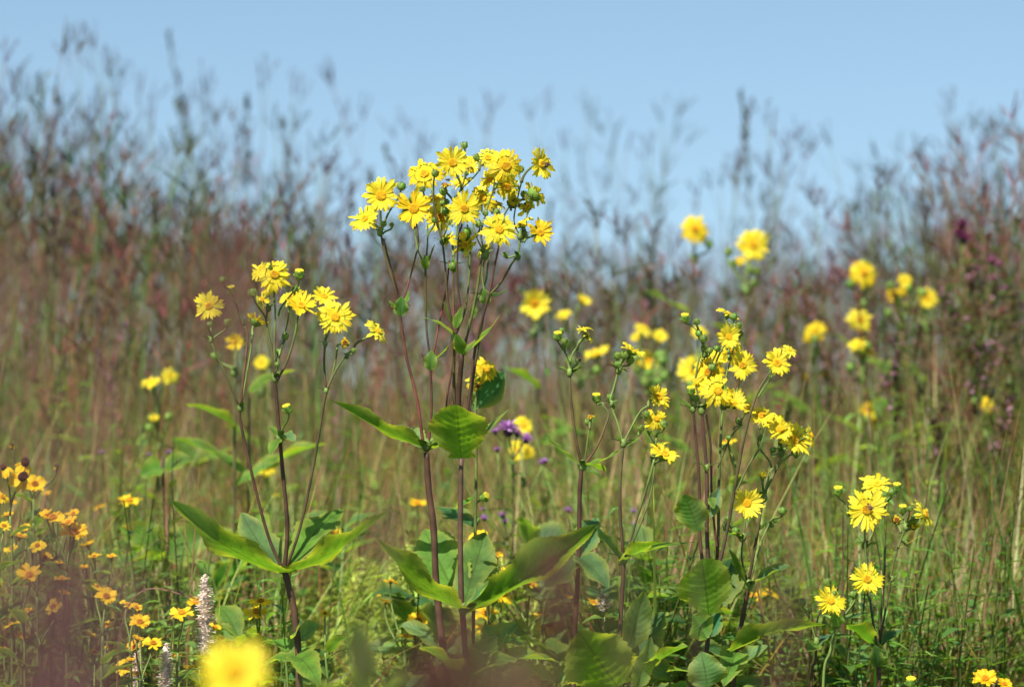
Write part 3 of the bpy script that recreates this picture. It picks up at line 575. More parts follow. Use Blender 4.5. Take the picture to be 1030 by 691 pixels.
D.leaf((712, 690, -.1), (705, 655, -.1), 40, (0, .4, .9), sag=.1, col=(.1, .2, .06)); D.leaf((711, 475), (703, 462, -.02), 6, (0, 1, .3)); D.leaf((712, 520), (724, 490, .03), 16, (.2, .4, .9), sag=.1, col=(.13, .24, .13)); D.leaf((697, 414), (684, 400), 8, (.1, .9, .2), sag=-.1)
D.leaf((715, 500), (718, 512, -.02), 9, (0, .5, 1)); D.leaf((729, 540), (748, 545, .1), 10, (0, 1, .3), sag=.2)
D.done()
E = Plant('cup_plant', 'leaning cup plant just right of the many stemmed one, long leaf low on it', 'cup plant', 738, 6.04)
E.stem([(738, 690), (742, 650), (750, 605), (753, 588)], 6, 5, MAR, MAR, root=True); E.stem([(753, 586), (762, 535), (768, 500), (778, 478), (785, 462), (786, 450)], 3.8, 2.6, MAR, GRN)
E.stem([(768, 500), (772, 485), (776, 473), (788, 463), (797, 456)], 2.8, 2.2, GRN, GRN); E.stem([(754, 586), (760, 565), (768, 540), (778, 522)], 2.2, 1.8, GRN, GRN); E.stem([(752, 586), (746, 560), (749, 530), (751, 515)], 2.4, 2, MAR, GRN)
E.stem([(746, 545), (735, 530), (728, 525)], 2, 1.7, GRN, GRN)
E.node((753, 588), 4.5); E.node((768, 500), 4); E.node((786, 455), 3.6); E.node((776, 527), 2.6); E.node((748, 540), 3)
E.fl(785, 432, 16, (.05, .4, .9), (786, 452), o=-.04); E.fl(800, 442, 17, (.4, .4, .8), (797, 457), o=-.02); E.fl(816, 438, 10, (.8, .3, .3), (800, 455)); E.fl(775, 424, 12, (-.3, .7, .5), (784, 448), o=.04); E.fl(793, 427, 11, (.3, .8, .3), (789, 446), o=.05)
E.fl(751, 506, 16, (.25, .15, 1), (749, 520), o=-.08); E.fl(767, 480, 7, (0, .9, .3), (768, 498), 'new')
for b in ((787, 513, 5, (777, 524)), (801, 455, 4.5, (796, 458)), (733, 440, 3, (740, 470)), (808, 432, 4, (800, 450)), (740, 533, 4.5, (744, 542)), (732, 521, 4, (738, 534)), (730, 529, 3.5, (736, 536)), (778, 452, 4, (784, 460)), (765, 440, 3.5, (776, 470))): E.bd(*b, f=(R.uniform(-.2, .8), .8, .3))
E.leaf((753, 590), (733, 552, -.03), 22, (.5, .7, .1), sag=-.1, prof=.5, clasp=.5); E.leaf((754, 590), (795, 568, -.02), 22, (-.2, .9, .1), sag=.05, prof=.4, clasp=.5, col=(.07, .18, .05)); E.leaf((768, 501), (755, 492), 7, (0, 1, .3))
E.leaf((735, 655, -.1), (830, 628, -.2), 32, (-.1, .85, -.3), sag=.12, prof=.35, clasp=.5, col=(.10, .20, .022)); E.leaf((741, 655), (728, 690, -.1), 30, (0, .5, .9), sag=.2); E.leaf((762, 535), (770, 525), 6, (0, 1, .3)); E.leaf((777, 528), (786, 520), 5, (0, 1, .3))
E.done()

# ================================================================== PLANT F (right) and neighbours
F = Plant('cup_plant', 'smaller cup plant at right, its largest flower carrying a bee', 'cup plant', 883, 6.15)
F.stem([(884, 690), (883, 665), (882, 650)], 6, 5, MAR, MAR, root=True); F.node((882, 650), 4.5)
F.stem([(882, 650), (876, 610), (872, 570), (870, 545), (870, 530)], 3.2, 2.2, (.06, .04, .03), GRN, o=-.03); F.stem([(883, 650), (888, 600), (890, 560), (889, 520), (891, 505)], 3, 2.2, MAR, GRN, o=.04)
F.stem([(884, 650), (893, 600), (899, 565), (908, 538), (912, 528)], 3, 2.2, MAR, GRN); F.stem([(888, 600), (886, 570), (881, 540), (879, 528)], 2, 1.6, (.3, .2, .08), (.35, .25, .1)); F.stem([(870, 548), (860, 535), (853, 515), (848, 503)], 2, 1.7, GRN, GRN)
F.stem([(871, 548), (878, 535), (882, 515)], 1.8, 1.6, GRN, GRN, o=.03)
F.node((870, 548), 3.5); F.node((853, 516), 2.3); F.node((911, 530), 3); F.node((897, 582), 2.6)
F.fl(882, 487, 17, (.05, .75, .6), (890, 508), o=.03); F.fl(872, 512, 19, (.05, .1, 1), (870, 532), 'flat', o=-.05); F.fl(930, 517, 15, (.8, .35, .35), (913, 530)); F.fl(902, 523, 10, (.1, .3, .8), (906, 536), 'old'); F.fl(918, 530, 8, (.3, .5, .7), (911, 535), 'new')
F.fl(872, 582, 17, (.2, .3, 1), (878, 620), 'flat', o=-.08)
for b in ((843, 494, 5.5, (850, 507)), (902, 490, 5, (892, 506)), (908, 512, 5, (910, 528)), (920, 521, 5, (913, 530)), (897, 494, 4.5, (891, 508)), (857, 510, 4, (856, 520)), (915, 511, 3.5, (912, 528)), (913, 545, 3, (906, 545)), (890, 497, 4, (889, 508))): F.bd(*b, tip=b[0] in (843, 902, 908))
F.leaf((882, 651), (852, 628, -.1), 24, (.2, .8, -.4), sag=.05, prof=.5, clasp=.6, col=(.07, .19, .02)); F.leaf((883, 651), (908, 633, .02), 20, (-.2, .9, .3), sag=.05, prof=.5, clasp=.5, col=(.06, .17, .06)); F.leaf((882, 670, -.02), (880, 648, -.04), 16, (0, .2, 1), sag=.2, col=(.05, .13, .03))
F.leaf((870, 549), (860, 544), 6, (0, 1, .3)); F.leaf((871, 550), (884, 545), 7, (0, 1, .3))
F.done()
F2 = Plant('cup_plant', 'low cup plant with one yellow flower on a forked green stem', 'cup plant', 829, 6.1)
F2.stem([(828, 690), (835, 655), (841, 628)], 3.8, 3, GRN, GRN, root=True); F2.node((841, 626), 4.5); F2.stem([(841, 626), (837, 612), (832, 600)], 2.2, 2, GRN, GRN); F2.stem([(842, 626), (852, 615), (860, 603), (863, 592)], 2.6, 2, GRN, GRN)
F2.fl(835, 604, 17, (.35, .35, .85), (841, 622), o=-.04)
for b in ((832, 585, 5, (834, 602)), (858, 597, 4.5, (855, 610)), (839, 596, 3.5, (840, 612)), (864, 590, 3.2, (860, 602))): F2.bd(*b)
F2.leaf((842, 626), (873, 616, .02), 11, (-.1, .9, .2), sag=.05, prof=.4, col=(.07, .17, .05)); F2.leaf((841, 630, -.03), (842, 612, -.04), 15, (0, .3, 1), sag=.15, col=(.12, .24, .04)); F2.done()
F3 = Plant('cup_plant', 'low budding cup plant beside the forked one, no open flower', 'cup plant', 815, 6.18)
F3.stem([(816, 690), (820, 665), (821, 645)], 3.6, 3, MAR, MAR, root=True); F3.stem([(821, 645), (815, 625), (809, 612)], 2, 1.7, GRN, GRN); F3.stem([(821, 645), (822, 625), (826, 612), (831, 608)], 2, 1.7, (.05, .03, .02), OLV); F3.node((821, 645), 3.5)
F3.bd(807, 605, 4.8, (811, 616)); F3.bd(814, 613, 3.5, (814, 622)); F3.leaf((821, 648), (812, 655, -.05), 16, (.2, .7, .6), sag=.2); F3.leaf((821, 648), (836, 638), 14, (0, .8, .5), col=(.06, .18, .1)); F3.leaf((821, 650), (770, 628, .05), 14, (0, 1, .2), sag=.05); F3.done()
for px, py, lab in ((993, 683, 'orange yellow flower pair at the very bottom right corner'),):
    Q = Plant('false_sunflower', lab, 'flower plant', px, 6.1); Q.stem([(px-2, 760), (px, 700)], 3, 2, GRN, GRN, root=True)
    for a, b, r, f in ((px-2, py, 15, (-.1, .75, .5)), (px+17, py+5, 10, (.3, .7, .5))):
        Q.stem([(px, 700), (a, b+8)], 2, 1.6, GRN, GRN)
        head(Q.t, Q.org, P(a, b, 6.1), r*Q.k, f, R_=H_RAYS[1:2], D_=H_DISC, C_=H_CALYX)
    Q.done()
Q = Plant('cup_plant', 'single green bud with a yellow tip at the lower frame edge under the bee plant', 'cup plant', 917, 6.1); Q.stem([(917, 800), (917, 697)], 3, 2.4, GRN, GRN, root=True); Q.bd(916, 686, 6, (917, 698), tip=True); Q.done()

# ================================================================== insects
def bee(label, pos, f, roll, size, cols):
    body = MB(); n = 22; prof = [(0, .12), (.06, .3), (.14, .36), (.2, .22), (.24, .38), (.34, .5), (.44, .46), (.5, .2), (.56, .38), (.68, .5), (.82, .4), (.93, .2), (1, .03)]
    pts = [Vector((0, (k-.5), 0)) for k, r in prof]; vs = []; fs = []; cs = []; sd = 10
    for i, (k, r) in enumerate(prof):
        for j in range(sd):
            a = 2*math.pi*j/sd; vs.append(((r*.42)*math.cos(a), .5-k, (r*.38)*math.sin(a)-.08*max(0, k-.5))); cs.append(cols[0] if k < .22 else cols[1] if k < .5 else (cols[2] if i % 2 else cols[0]))
    for i in range(len(prof)-1):
        for j in range(sd): fs.append((i*sd+j, i*sd+(j+1) % sd, (i+1)*sd+(j+1) % sd, (i+1)*sd+j))
    body.add(vs, fs, cs)
    t = thing('bee', label, 'bee', pos, None, body.mesh('bee', M_body)); t.rotation_mode = 'QUATERNION'
    t.rotation_quaternion = nvec(f).to_track_quat('Z', 'Y') @ Quaternion((0, 0, 1), roll); t.scale = (size,)*3
    for s in (-1, 1):
        w = MB(); add_blade(w, (s*.06, .12, .15), (s*.38, -.9, .10), .6, .17, 0, (.3, .25, .2), 5, .5); link('wing', w.mesh('wing', M_wing), t)
        for k in range(3):
            l = MB(); y = .2-.13*k; tube(l, [Vector((s*.1, y, -.1)), Vector((s*.3, y+.05*(1-k), -.02)), Vector((s*.38, y+.12*(1-k), -.26))], .03, .015, cols[0], cols[0], 5); link('leg', l.mesh('leg', M_body), t)
        an = MB(); tube(an, [Vector((s*.06, .48, .04)), Vector((s*.12, .6, .1)), Vector((s*.17, .68, .05))], .012, .008, cols[0], cols[0], 4); link('antenna', an.mesh('antenna', M_body), t)
def on_head(px, py, d, f, lift): return P(px, py, d)+nvec(f)*lift
DK = (.012, .01, .008)
bee('dark striped bee on the centre of the largest flower of the right hand plant', on_head(874, 510, 6.09, (.05, .1, 1), .010), (.05, .1, 1), .5, .017, (DK, (.25, .14, .05), (.2, .1, .03)))
bee('fuzzy black bee at the right edge of the topmost right flower of the tallest plant', on_head(546, 167, 5.98, (.8, .15, .55), .010), (.8, .15, .55), 2.2, .017, (DK, (.10, .03, .02), (.05, .02, .012)))
bee('small dark wasp clinging below the topmost flower of the slender plant with paired leaves', on_head(582, 359, 6.0, (.2, 0, 1), .004), (.2, 0, 1), .2, .020, (DK, (.02, .018, .01), (.12, .09, .02)))
bee('tiny dark insect on a withered head inside the tallest plant', on_head(450, 184, 5.97, (.2, .7, .6), .007), (.2, .7, .6), 1.4, .011, (DK, (.08, .03, .02), (.1, .05, .02)))
bee('brown beetle beside the small bract on the second thin stem of the tallest plant', on_head(425, 357, 5.98, (-.7, .3, .6), .002), (-.5, .3, .8), 1.0, .011, (DK, (.05, .03, .02), (.04, .025, .02)))

# ================================================================== orange false sunflowers
def sunflower_plant(label, heads, d, stem_c=GRN, group=None, name='false_sunflower', cat='flower plant', Rm=None, leaves=6, seed=0, Dm=None, r_w=2.2):
    """heads: (px, py, r, facing)"""
    r = random.Random(seed+int(heads[0][0])); bx = sum(h[0] for h in heads)/len(heads)+r.uniform(-6, 6)
    Q = Plant(name, label, cat, bx, d, group); top = max(h[1] for h in heads)+14
    k = 6.0/d
    j = [(bx, top+75*k), (bx+r.uniform(-3, 3), top+25)]
    Q.stem(j, 4*k, 3*k, OLV, stem_c, root=True)
    for (px, py, rr, f) in heads:
        o = r.uniform(-.08, .08); n = nvec(f); pos = P(px, py, d+o); back = pos-n*rr*Q.k*.2
        a = Q.w(j[-1]); c1 = a.lerp(back, .5)+Vector((0, 0, -.01)); L = (back-a).length
        c1 = a+Vector((0, 0, L*.4)); c2 = back-(n*.5+Vector((0, 0, .5)))*L*.4
        pts = [a*(1-t)**3+c1*3*t*(1-t)**2+c2*3*t*t*(1-t)+back*t**3-Q.org for t in [i/8 for i in range(9)]]
        tube(Q.mb, pts, r_w*.5*k*Q.k, r_w*.45*k*Q.k, stem_c, stem_c, 5)
        head(Q.t, Q.org, pos, rr*Q.k, f, R_=Rm or H_RAYS, D_=Dm or H_DISC, C_=H_CALYX)
    for i in range(leaves):
        u = r.random(); p = Q.w((bx+r.uniform(-2, 2), top+20+u*110)); a = r.uniform(0, 6.28)
        dr = Vector((math.cos(a), math.sin(a), .35)); L = r.uniform(.05, .10)
        mb = leaf_mesh(p-Q.org, p-Q.org+dr*L, L*.4, Vector((0, 0, 1)), sag=.2, seed=i, prof=.3, col=(.07, .16, .025), teeth=8)
        link('leaf', mb.mesh('leaf', M_leaf), Q.t)
    Q.done(); return Q.t
def fz(r=R, up=.9): return (r.uniform(-.45, .45), up, r.uniform(.05, .42))
HS = [
 ('orange yellow daisies in a flat row, a large one low at its right end', [(53, 521, 15, fz()), (69, 526, 12, fz()), (74, 517, 9, fz()), (46, 517, 9, fz()), (75, 536, 17, (.1, .85, .5))], 6.1),
 ('two orange daisies near the left frame edge, one facing up over a half closed one', [(38, 549, 10, (-.3, .7, .5)), (45, 561, 9, (.6, .5, .4))], 6.2),
 ('wide open yellow orange daisy near the left edge with spread rays seen from the side', [(30, 579, 16, (.0, .8, .55))], 6.0),
 ('small orange daisies on thin pale stems in the middle of the left patch', [(60, 567, 8, fz()), (62, 583, 10, fz()), (84, 571, 7, fz()), (65, 596, 8, fz())], 6.05),
 ('ragged orange daisy hanging sideways left of centre of the patch', [(54, 610, 12, (-.5, .5, .6)), (29, 614, 7, fz())], 6.05),
 ('orange daisies behind a purple grass plume in the left patch', [(107, 600, 13, (.2, .6, .6)), (98, 590, 8, fz())], 5.7),
 ('pair of orange daisies side by side above the lower left cluster', [(128, 608, 9, fz()), (137, 611, 8, (.3, .8, .4))], 6.0),
 ('ragged orange daisy over two flat yellow ones in the lower left cluster', [(141, 626, 13, (.1, .75, .5)), (139, 643, 8, fz()), (154, 647, 12, (.2, .8, .4)), (136, 652, 14, (-.2, .85, .3))], 5.95),
 ('orange daisies at the bottom of the left patch beside the lower white spike', [(125, 671, 12, (0, .6, .6)), (139, 677, 9, fz()), (131, 664, 8, fz())], 6.0),
 ('faint orange daisies low in the left patch', [(95, 656, 8, fz()), (78, 677, 8, fz())], 6.2),
 ('blurred flat orange daisy standing alone right of the left patch', [(130, 504, 14, (.15, .9, .35))], 7.0),
 ('small blurred orange daisies behind the flat row', [(100, 510, 8, fz()), (129, 531, 7, fz()), (47, 497, 6, fz())], 7.2),
 ('bright orange daisy cut by the left frame edge', [(2, 500, 9, (.5, .6, .5)), (4, 529, 9, (.2, .8, .4))], 6.0),
 ('round orange daisy beside the drooping yellow coneflower', [(35, 487, 13, (.2, .5, .7))], 6.5),
 ('blurred orange daisy just under the round one at left', [(11, 506, 9, fz()), (2, 597, 7, fz())], 6.8),
 ('yellow daisy immediately left of the tall white spike', [(183, 617, 14, (-.05, .9, .35))], 6.05),
 ('yellow daisies half hidden behind the tall white spike', [(197, 606, 11, (0, .85, .4)), (216, 631, 9, (.3, .85, .3))], 6.3),
 ('two flat yellow daisies one above the other, right of the tall white spike', [(262, 605, 13, (.1, .95, .25)), (258, 616, 14, (0, .9, .4))], 6.1),
 ('tiny yellow daisy opening beside the left plant root', [(327, 617, 7, (.1, .8, .5))], 6.05),
 ('blurred yellow flower glimpsed between the stems of the left plant', [(337, 537, 11, (.1, .3, .9))], 7.6),
 ('blurred yellow flowers left of the left plant middle stem', [(268, 470, 12, (.1, .3, .9)), (277, 496, 7, fz())], 7.8),
 ('round orange daisies behind the lowest leaf cup of the tallest plant', [(489, 573, 9, (.1, .1, 1)), (488, 600, 8, fz()), (481, 540, 9, (-.3, .5, .6)), (500, 558, 6, fz())], 6.5),
 ('row of blurred orange daisies right of the lowest leaf cup of the tallest plant', [(505, 598, 12, (.1, .7, .5)), (488, 617, 13, (0, .8, .4)), (490, 632, 14, (0, .9, .3))], 6.5),
 ('blurred orange daisy above the dark grass plume near the bottom centre', [(553, 627, 13, (0, .6, .7)), (545, 617, 8, fz())], 6.5),
 ('blurred orange daisies among the goldenrod', [(421, 625, 12, (-.3, .6, .6)), (440, 618, 8, fz()), (388, 604, 10, fz()), (408, 640, 8, fz()), (393, 585, 7, fz())], 6.5),
 ('orange daisy behind the tallest plant main stem, halfway down', [(420, 507, 9, fz())], 7.3),
 ('flat orange daisy pair between the leaning plant and the forked one', [(758, 600, 9, (-.2, .85, .3)), (773, 597, 10, (.3, .9, .3))], 6.9),
 ('small orange daisy just left of the low budding plant', [(833, 640, 8, fz())], 6.9),
 ('tiny orange flower low at right between two grass clumps', [(917, 622, 6, fz())], 7.2),
 ('little orange flower near the right frame edge above the corner pair', [(979, 629, 7, fz())], 7.2),
 ('small orange flower beside the whitish spent head', [(597, 606, 7, fz())], 6.4),
 ('tiny orange flower at the foot of the many stemmed plant', [(716, 677, 5, fz()), (590, 677, 5, fz())], 6.4),
 ('orange flower blurred behind the many stemmed plant', [(732, 444, 8, fz())], 6.9),
]
HS += [
 ('blurred orange daisies low between the left plant root and the goldenrod', [(318, 655, 8, fz()), (300, 668, 7, fz())], 6.9),
 ('soft orange daisies along the bottom behind the tallest plant', [(470, 655, 9, fz()), (505, 672, 9, fz()), (535, 660, 8, fz())], 6.5),
 ('soft orange daisies between the tallest and the slender plant', [(535, 588, 8, fz()), (512, 575, 8, fz()), (568, 600, 7, fz())], 6.5),
 ('drift of small orange daisies at the far left under the coneflowers', [(20, 540, 10, fz()), (12, 552, 9, fz()), (25, 530, 8, fz()), (8, 518, 8, fz())], 6.4),
 ('orange daisies low at the left frame edge', [(12, 628, 10, fz()), (22, 640, 9, fz()), (6, 655, 9, fz())], 6.3),
 ('orange daisies in the gap left of the lower white spike', [(108, 630, 9, fz()), (92, 640, 8, fz()), (112, 650, 8, fz())], 6.3),
 ('scattered orange daisies between the flat row and the daisy pair', [(88, 548, 9, fz()), (95, 560, 8, fz()), (112, 560, 7, fz())], 6.5),
 ('yellow orange daisies low left of the large out of focus flower', [(178, 660, 9, fz()), (190, 672, 8, fz())], 6.4)]
for i, (lab, hd, d) in enumerate(HS):
    sunflower_plant(lab, [(a, b, c*(1.25 if a > 380 else 1.0), f) for a, b, c, f in hd], d, group='orange daisies low in the meadow', seed=i,
                    Rm=RAYS if 'between the stems' in lab or 'left of the left plant middle' in lab else None)
# drooping yellow coneflowers with dark centres
cone_disc = disc(40, .34, .42, (.05, .02, .015), (.10, .04, .02), 70).mesh('cone', M_disc)
cone_rays = [rays(41, 9, .42, -.9, .6, (.9, .6, .02), lmin=.85).mesh('ray_petals', M_petal)]
sunflower_plant('yellow coneflower with a dark centre and drooping petals at the left', [(25, 466, 12, (.3, .7, .5)), (22, 480, 13, (.5, .4, .6)), (4, 471, 9, (-.4, .7, .3))], 6.25, name='coneflower', Rm=cone_rays, Dm=[cone_disc], seed=3)
sunflower_plant('faded coneflower heads above the drooping yellow one', [(12, 449, 6, (0, .9, .3)), (57, 470, 6, (0, .9, .3))], 6.6, name='coneflower', Rm=RAYS_OLD, Dm=[cone_disc], seed=4, stem_c=OLV)

# ================================================================== blurred cup plants behind
def far_cup(label, heads, d, base, buds=4, leaves=(), seed=0):
    d = d*1.05
    Q = Plant('cup_plant', label, 'cup plant', base, d, 'blurred cup plants in the background'); r = random.Random(seed)
    tx = sum(h[0] for h in heads)/len(heads); ty = max(h[1] for h in heads)
    k = Q.k/PX
    Q.stem([(base, ty+260), (base+(tx-base)*.5, ty+120), (tx, ty+28)], 6, 3.2, MAR, OLV, root=True)
    for px, py, rr, f in heads: Q.fl(px, py, rr*.93, f, (tx, ty+30), o=r.uniform(-.1, .1))
    for i in range(buds): Q.bd(tx+r.uniform(-20, 20), ty+r.uniform(-12, 22), 5, (tx, ty+30), f=(r.uniform(-.5, .5), 1, .2))
    Q.node((tx, ty+30), 4)
    for a in leaves: Q.leaf(*a[:4], **(a[4] if len(a) > 4 else {}))
    for i in range(3):
        yy = ty+70+i*60; s = 1 if i % 2 else -1
        Q.leaf((base+(tx-base)*.5, yy+15), (base+s*r.uniform(30, 50), yy-8, r.uniform(-.1, .1)), 22, (0, 1, .2), sag=.08)
    Q.done()
far_cup('blurred yellow flower highest at right of centre against the sky', [(699, 231, 17, (.1, .3, 1))], 8.4, 690, 2, seed=1)
far_cup('blurred yellow flower on the sky line with a green bud cluster at its left', [(758, 247, 20, (.15, .2, 1)), (744, 262, 9, (-.3, .7, .4))], 8.2, 752, 5, seed=2)
far_cup('large blurred yellow flower right of the tallest plant', [(538, 306, 18, (0, .1, 1))], 7.8, 545, 1, seed=3)
far_cup('blurred yellow flower pair behind the slender plant top', [(586, 303, 10, (.5, .6, .4)), (567, 316, 9, (-.2, .8, .4)), (600, 356, 15, (-.3, .9, .2))], 8.0, 590, 4, seed=4)
far_cup('blurred pale budding cup plant with two orange yellow blooms behind the thin one', [(647, 330, 11, (.3, .7, .5)), (664, 338, 8, (0, .5, .7)), (653, 364, 15, (.1, .6, .6)), (640, 340, 7, (-.3, .5, .7))], 7.8, 668, 14, seed=5)
far_cup('blurred yellow bloom behind the left side of the densest knot', [(697, 372, 17, (-.1, .3, 1)), (703, 333, 9, (0, .5, .7))], 7.4, 694, 3, seed=6)
far_cup('blurred yellow flower highest in the right hand background group', [(869, 275, 16, (.1, .2, 1))], 8.2, 872, 3, seed=7)
far_cup('blurred half open yellow flowers beside the right hand background group', [(910, 282, 9, (.1, .4, .8)), (899, 298, 10, (-.2, .3, .9)), (908, 293, 7, (.4, .2, .8))], 8.4, 905, 5, seed=8)
far_cup('blurred orange tinted flower at the right of the background group', [(933, 301, 12, (.2, .2, 1))], 8.3, 934, 2, seed=9)
far_cup('blurred yellow flower above a drooping pair at right', [(865, 322, 15, (.15, .15, 1)), (862, 346, 12, (-.3, .8, .4)), (874, 353, 11, (.4, .8, .3))], 8.0, 872, 3, seed=10)
far_cup('blurred tilted yellow flower left of the drooping pair', [(819, 333, 14, (-.4, .5, .7))], 8.3, 815, 2, seed=11)
far_cup('blurred yellow flowers lower in the right background', [(872, 412, 9, (-.2, .4, .8)), (882, 424, 12, (.2, .4, .8))], 8.0, 885, 2, seed=12)
far_cup('blurred orange yellow flower near the right frame edge', [(993, 407, 9, (.1, .3, 1))], 8.0, 998, 2, seed=13)
far_cup('small blurred orange flowers left of the lower right background pair', [(830, 378, 7, (.2, .3, .8)), (809, 380, 5, (-.2, .3, .8))], 8.6, 826, 1, seed=14)
far_cup('blurred yellow flower behind the left plant, below its left blooms', [(236, 344, 12, (.0, .1, 1))], 6.9, 236, 1, seed=15)
far_cup('blurred flower pair far left of the left plant', [(152, 384, 11, (-.2, .8, .4)), (172, 378, 10, (.5, .4, .6)), (155, 420, 5, (0, .5, .6))], 7.6, 158, 4, seed=16,
        leaves=(((205, 470), (172, 440), 30, (.2, .8, .6)), ((190, 470), (235, 450), 30, (0, .9, .4)), ((160, 470), (140, 480), 26, (0, .7, .7))))
far_cup('blurred yellow flowers under the purple bergamot', [(526, 428, 12, (.2, .3, .8)), (522, 453, 12, (-.1, .3, .9)), (531, 455, 9, (.4, .2, .8))], 7.2, 528, 0, seed=17)
far_cup('small blurred flower glimpsed left of the left plant middle stem', [(263, 365, 8, (0, .3, .8))], 7.8, 263, 1, seed=18)
Q = Plant('cup_plant', 'blurred broad leaved cup plant without flowers, behind the left plant', 'cup plant', 250, 7.3, 'blurred cup plants in the background')
Q.stem([(252, 640), (250, 540), (251, 400)], 6, 3, MAR, OLV, root=True)
for a in (((251, 480), (172, 440), 34, (.2, .9, .2)), ((251, 480), (330, 446), 36, (-.2, .9, .3)), ((251, 395), (300, 372, .1), 22, (0, .9, .3)), ((251, 560), (180, 540), 44, (.1, .9, .5)), ((251, 565), (330, 560, .1), 44, (.1, .9, .5)), ((251, 520, 0), (262, 550, -.1), 40, (0, .3, 1))): Q.leaf(*a, sag=.1)
Q.done()
Q = Plant('cup_plant', 'blurred broad leaved plant low behind the daisies and the left plant', 'cup plant', 168, 7.2, 'blurred cup plants in the background')
Q.stem([(172, 660), (168, 560), (163, 460)], 6, 4, MAR, MAR, root=True)
for a in (((168, 560), (120, 530), 40, (.2, .6, .8)), ((168, 560), (215, 535), 46, (.2, .6, .8)), ((166, 590), (205, 600), 36, (.2, .6, .8)), ((165, 470), (140, 478), 24, (0, .6, .8)), ((165, 470), (195, 462), 24, (0, .6, .8)), ((168, 600), (130, 610), 36, (.2, .6, .8))): Q.leaf(*a, sag=.1)
Q.done()

for i, (px, py, d) in enumerate([(440, 640, 6.35), (500, 650, 6.3), (545, 600, 6.4), (560, 660, 6.2), (605, 590, 6.5), (655, 640, 6.3), (690, 600, 6.45), (675, 675, 6.15), (740, 670, 6.25), (600, 655, 6.25), (415, 600, 6.6), (770, 640, 6.6),
                                 (120, 560, 7.2), (215, 590, 7.0), (650, 560, 6.9), (530, 545, 6.9), (345, 530, 7.2), (860, 665, 6.4), (800, 600, 7.0), (700, 640, 6.5), (240, 640, 6.3), (290, 655, 6.2)]):
    Q = Plant('young_cup_plant', 'flowerless young broad leaved plant low among the taller flower stems', 'leafy plant', px, d, 'young leafy plants low among the stems'); r_ = random.Random(i)
    Q.stem([(px, py+60), (px+r_.uniform(-4, 4), py)], 4, 2.6, MAR, GRN, root=True)
    for j in range(7):
        a = r_.uniform(0, 6.28); L = r_.uniform(30, 58); yy = py+[0, 4, 26, 30, 52, 56, 10][j]
        Q.leaf((px, yy), (px+math.cos(a)*L, yy-r_.uniform(-8, 34), -math.sin(a)*L*Q.k*.9), L*r_.uniform(.5, .72), (r_.uniform(-.3, .3), .8, r_.uniform(-.1, .7)), sag=r_.uniform(.02, .22), prof=r_.uniform(.36, .5),
               col=jit(r_.choice([(.09, .2, .03), (.12, .24, .035), (.06, .16, .045), (.14, .25, .07)]), .15, r_), clasp=.4)
    Q.done()
# near, strongly blurred yellow flower at the bottom
Q = Plant('cup_plant', 'large out of focus yellow flower close to the viewer at the bottom edge', 'cup plant', 232, 3.1)
Q.stem([(225, 800), (234, 700)], 8, 6, OLV, GRN, root=True); Q.fl(236, 676, 36, (.05, .3, 1), (234, 702), 'flat', o=0); Q.done()

# ================================================================== white spikes, spent head, bergamot
def spike(label, px, ytop, ybot, w, d=6.02, cat='wildflower', c=(.95, .84, .73)):
    Q = Plant('hyssop', label, cat, px+2, d); k = Q.k; r = random.Random(int(px))
    Q.stem([(px+1, 720), (px+1, ybot), (px, ytop+4)], 2.4, 1.4, OLV, GRN, root=True)
    mb = MB(); n = int((ybot-ytop)/2.6)
    for i in range(n):
        t = i/(n-1); yy = ytop+(ybot-ytop)*t; wr = w*.5*(.35+.65*min(1, t*3))*(1 if t < .9 else .75)
        for j in range(22):
            a = r.uniform(0, 6.28); q = P(px+r.uniform(-1.2, 1.2), yy+r.uniform(-2.6, 2.6), d)-Q.org; dr = Vector((math.cos(a), math.sin(a), r.uniform(.1, .7)))
            col = jit(c if r.random() < .75 else (.42, .32, .26), .2, r)
            add_blade(mb, q+dr*wr*k*.25, dr, wr*k*r.uniform(.35, 1.15), r.uniform(1.8, 3.4)*k, .3, col, 2, .6)
    cq = [P(px, ytop+(ybot-ytop)*q/8, d)-Q.org for q in range(9)]; tube(mb, cq, w*.16*k, w*.30*k, tuple(x*.85 for x in c), tuple(x*.85 for x in c), 8)
    link('flower_spike', mb.mesh('flower_spike', M_head), Q.t)
    for i in range(6):
        yy = ybot+6+i*9; a = r.uniform(0, 6.28); p = Q.w((px+1, yy))-Q.org; L = .05
        link('leaf', leaf_mesh(p, p+Vector((math.cos(a)*L, math.sin(a)*L, .01)), .02, Vector((0, 0, 1)), sag=.1, seed=i, col=(.07, .15, .03)).mesh('leaf', M_leaf), Q.t)
    Q.done()
spike('tall pale pinkish white flower spike left of the left plant root', 206, 581, 657, 17)
spike('shorter pale flower spike cut by the bottom frame edge', 167, 650, 715, 15)
spike('faint pale spike beside the lowest left daisies', 138, 655, 700, 12, 6.1)
Q = Plant('hyssop', 'small spent seed head of dark and white tufts between two leafy stems', 'wildflower', 607, 6.0); mb = MB(); c = P(607, 607, 6.0)-Q.org
for i in range(150):
    a = R.uniform(0, 6.28); z = R.uniform(-9, 10); rr = 8*math.sqrt(max(.02, 1-((z+2)/12)**2)); dr = Vector((math.cos(a), math.sin(a), R.uniform(0, .9)))
    add_blade(mb, c+Vector((0, 0, z*Q.k))+dr*rr*.3*Q.k, dr, rr*.75*Q.k, 2.4*Q.k, 0, R.choice([(.8, .75, .7), (.75, .7, .62), (.10, .08, .05), (.45, .32, .2)]), 2, .5)
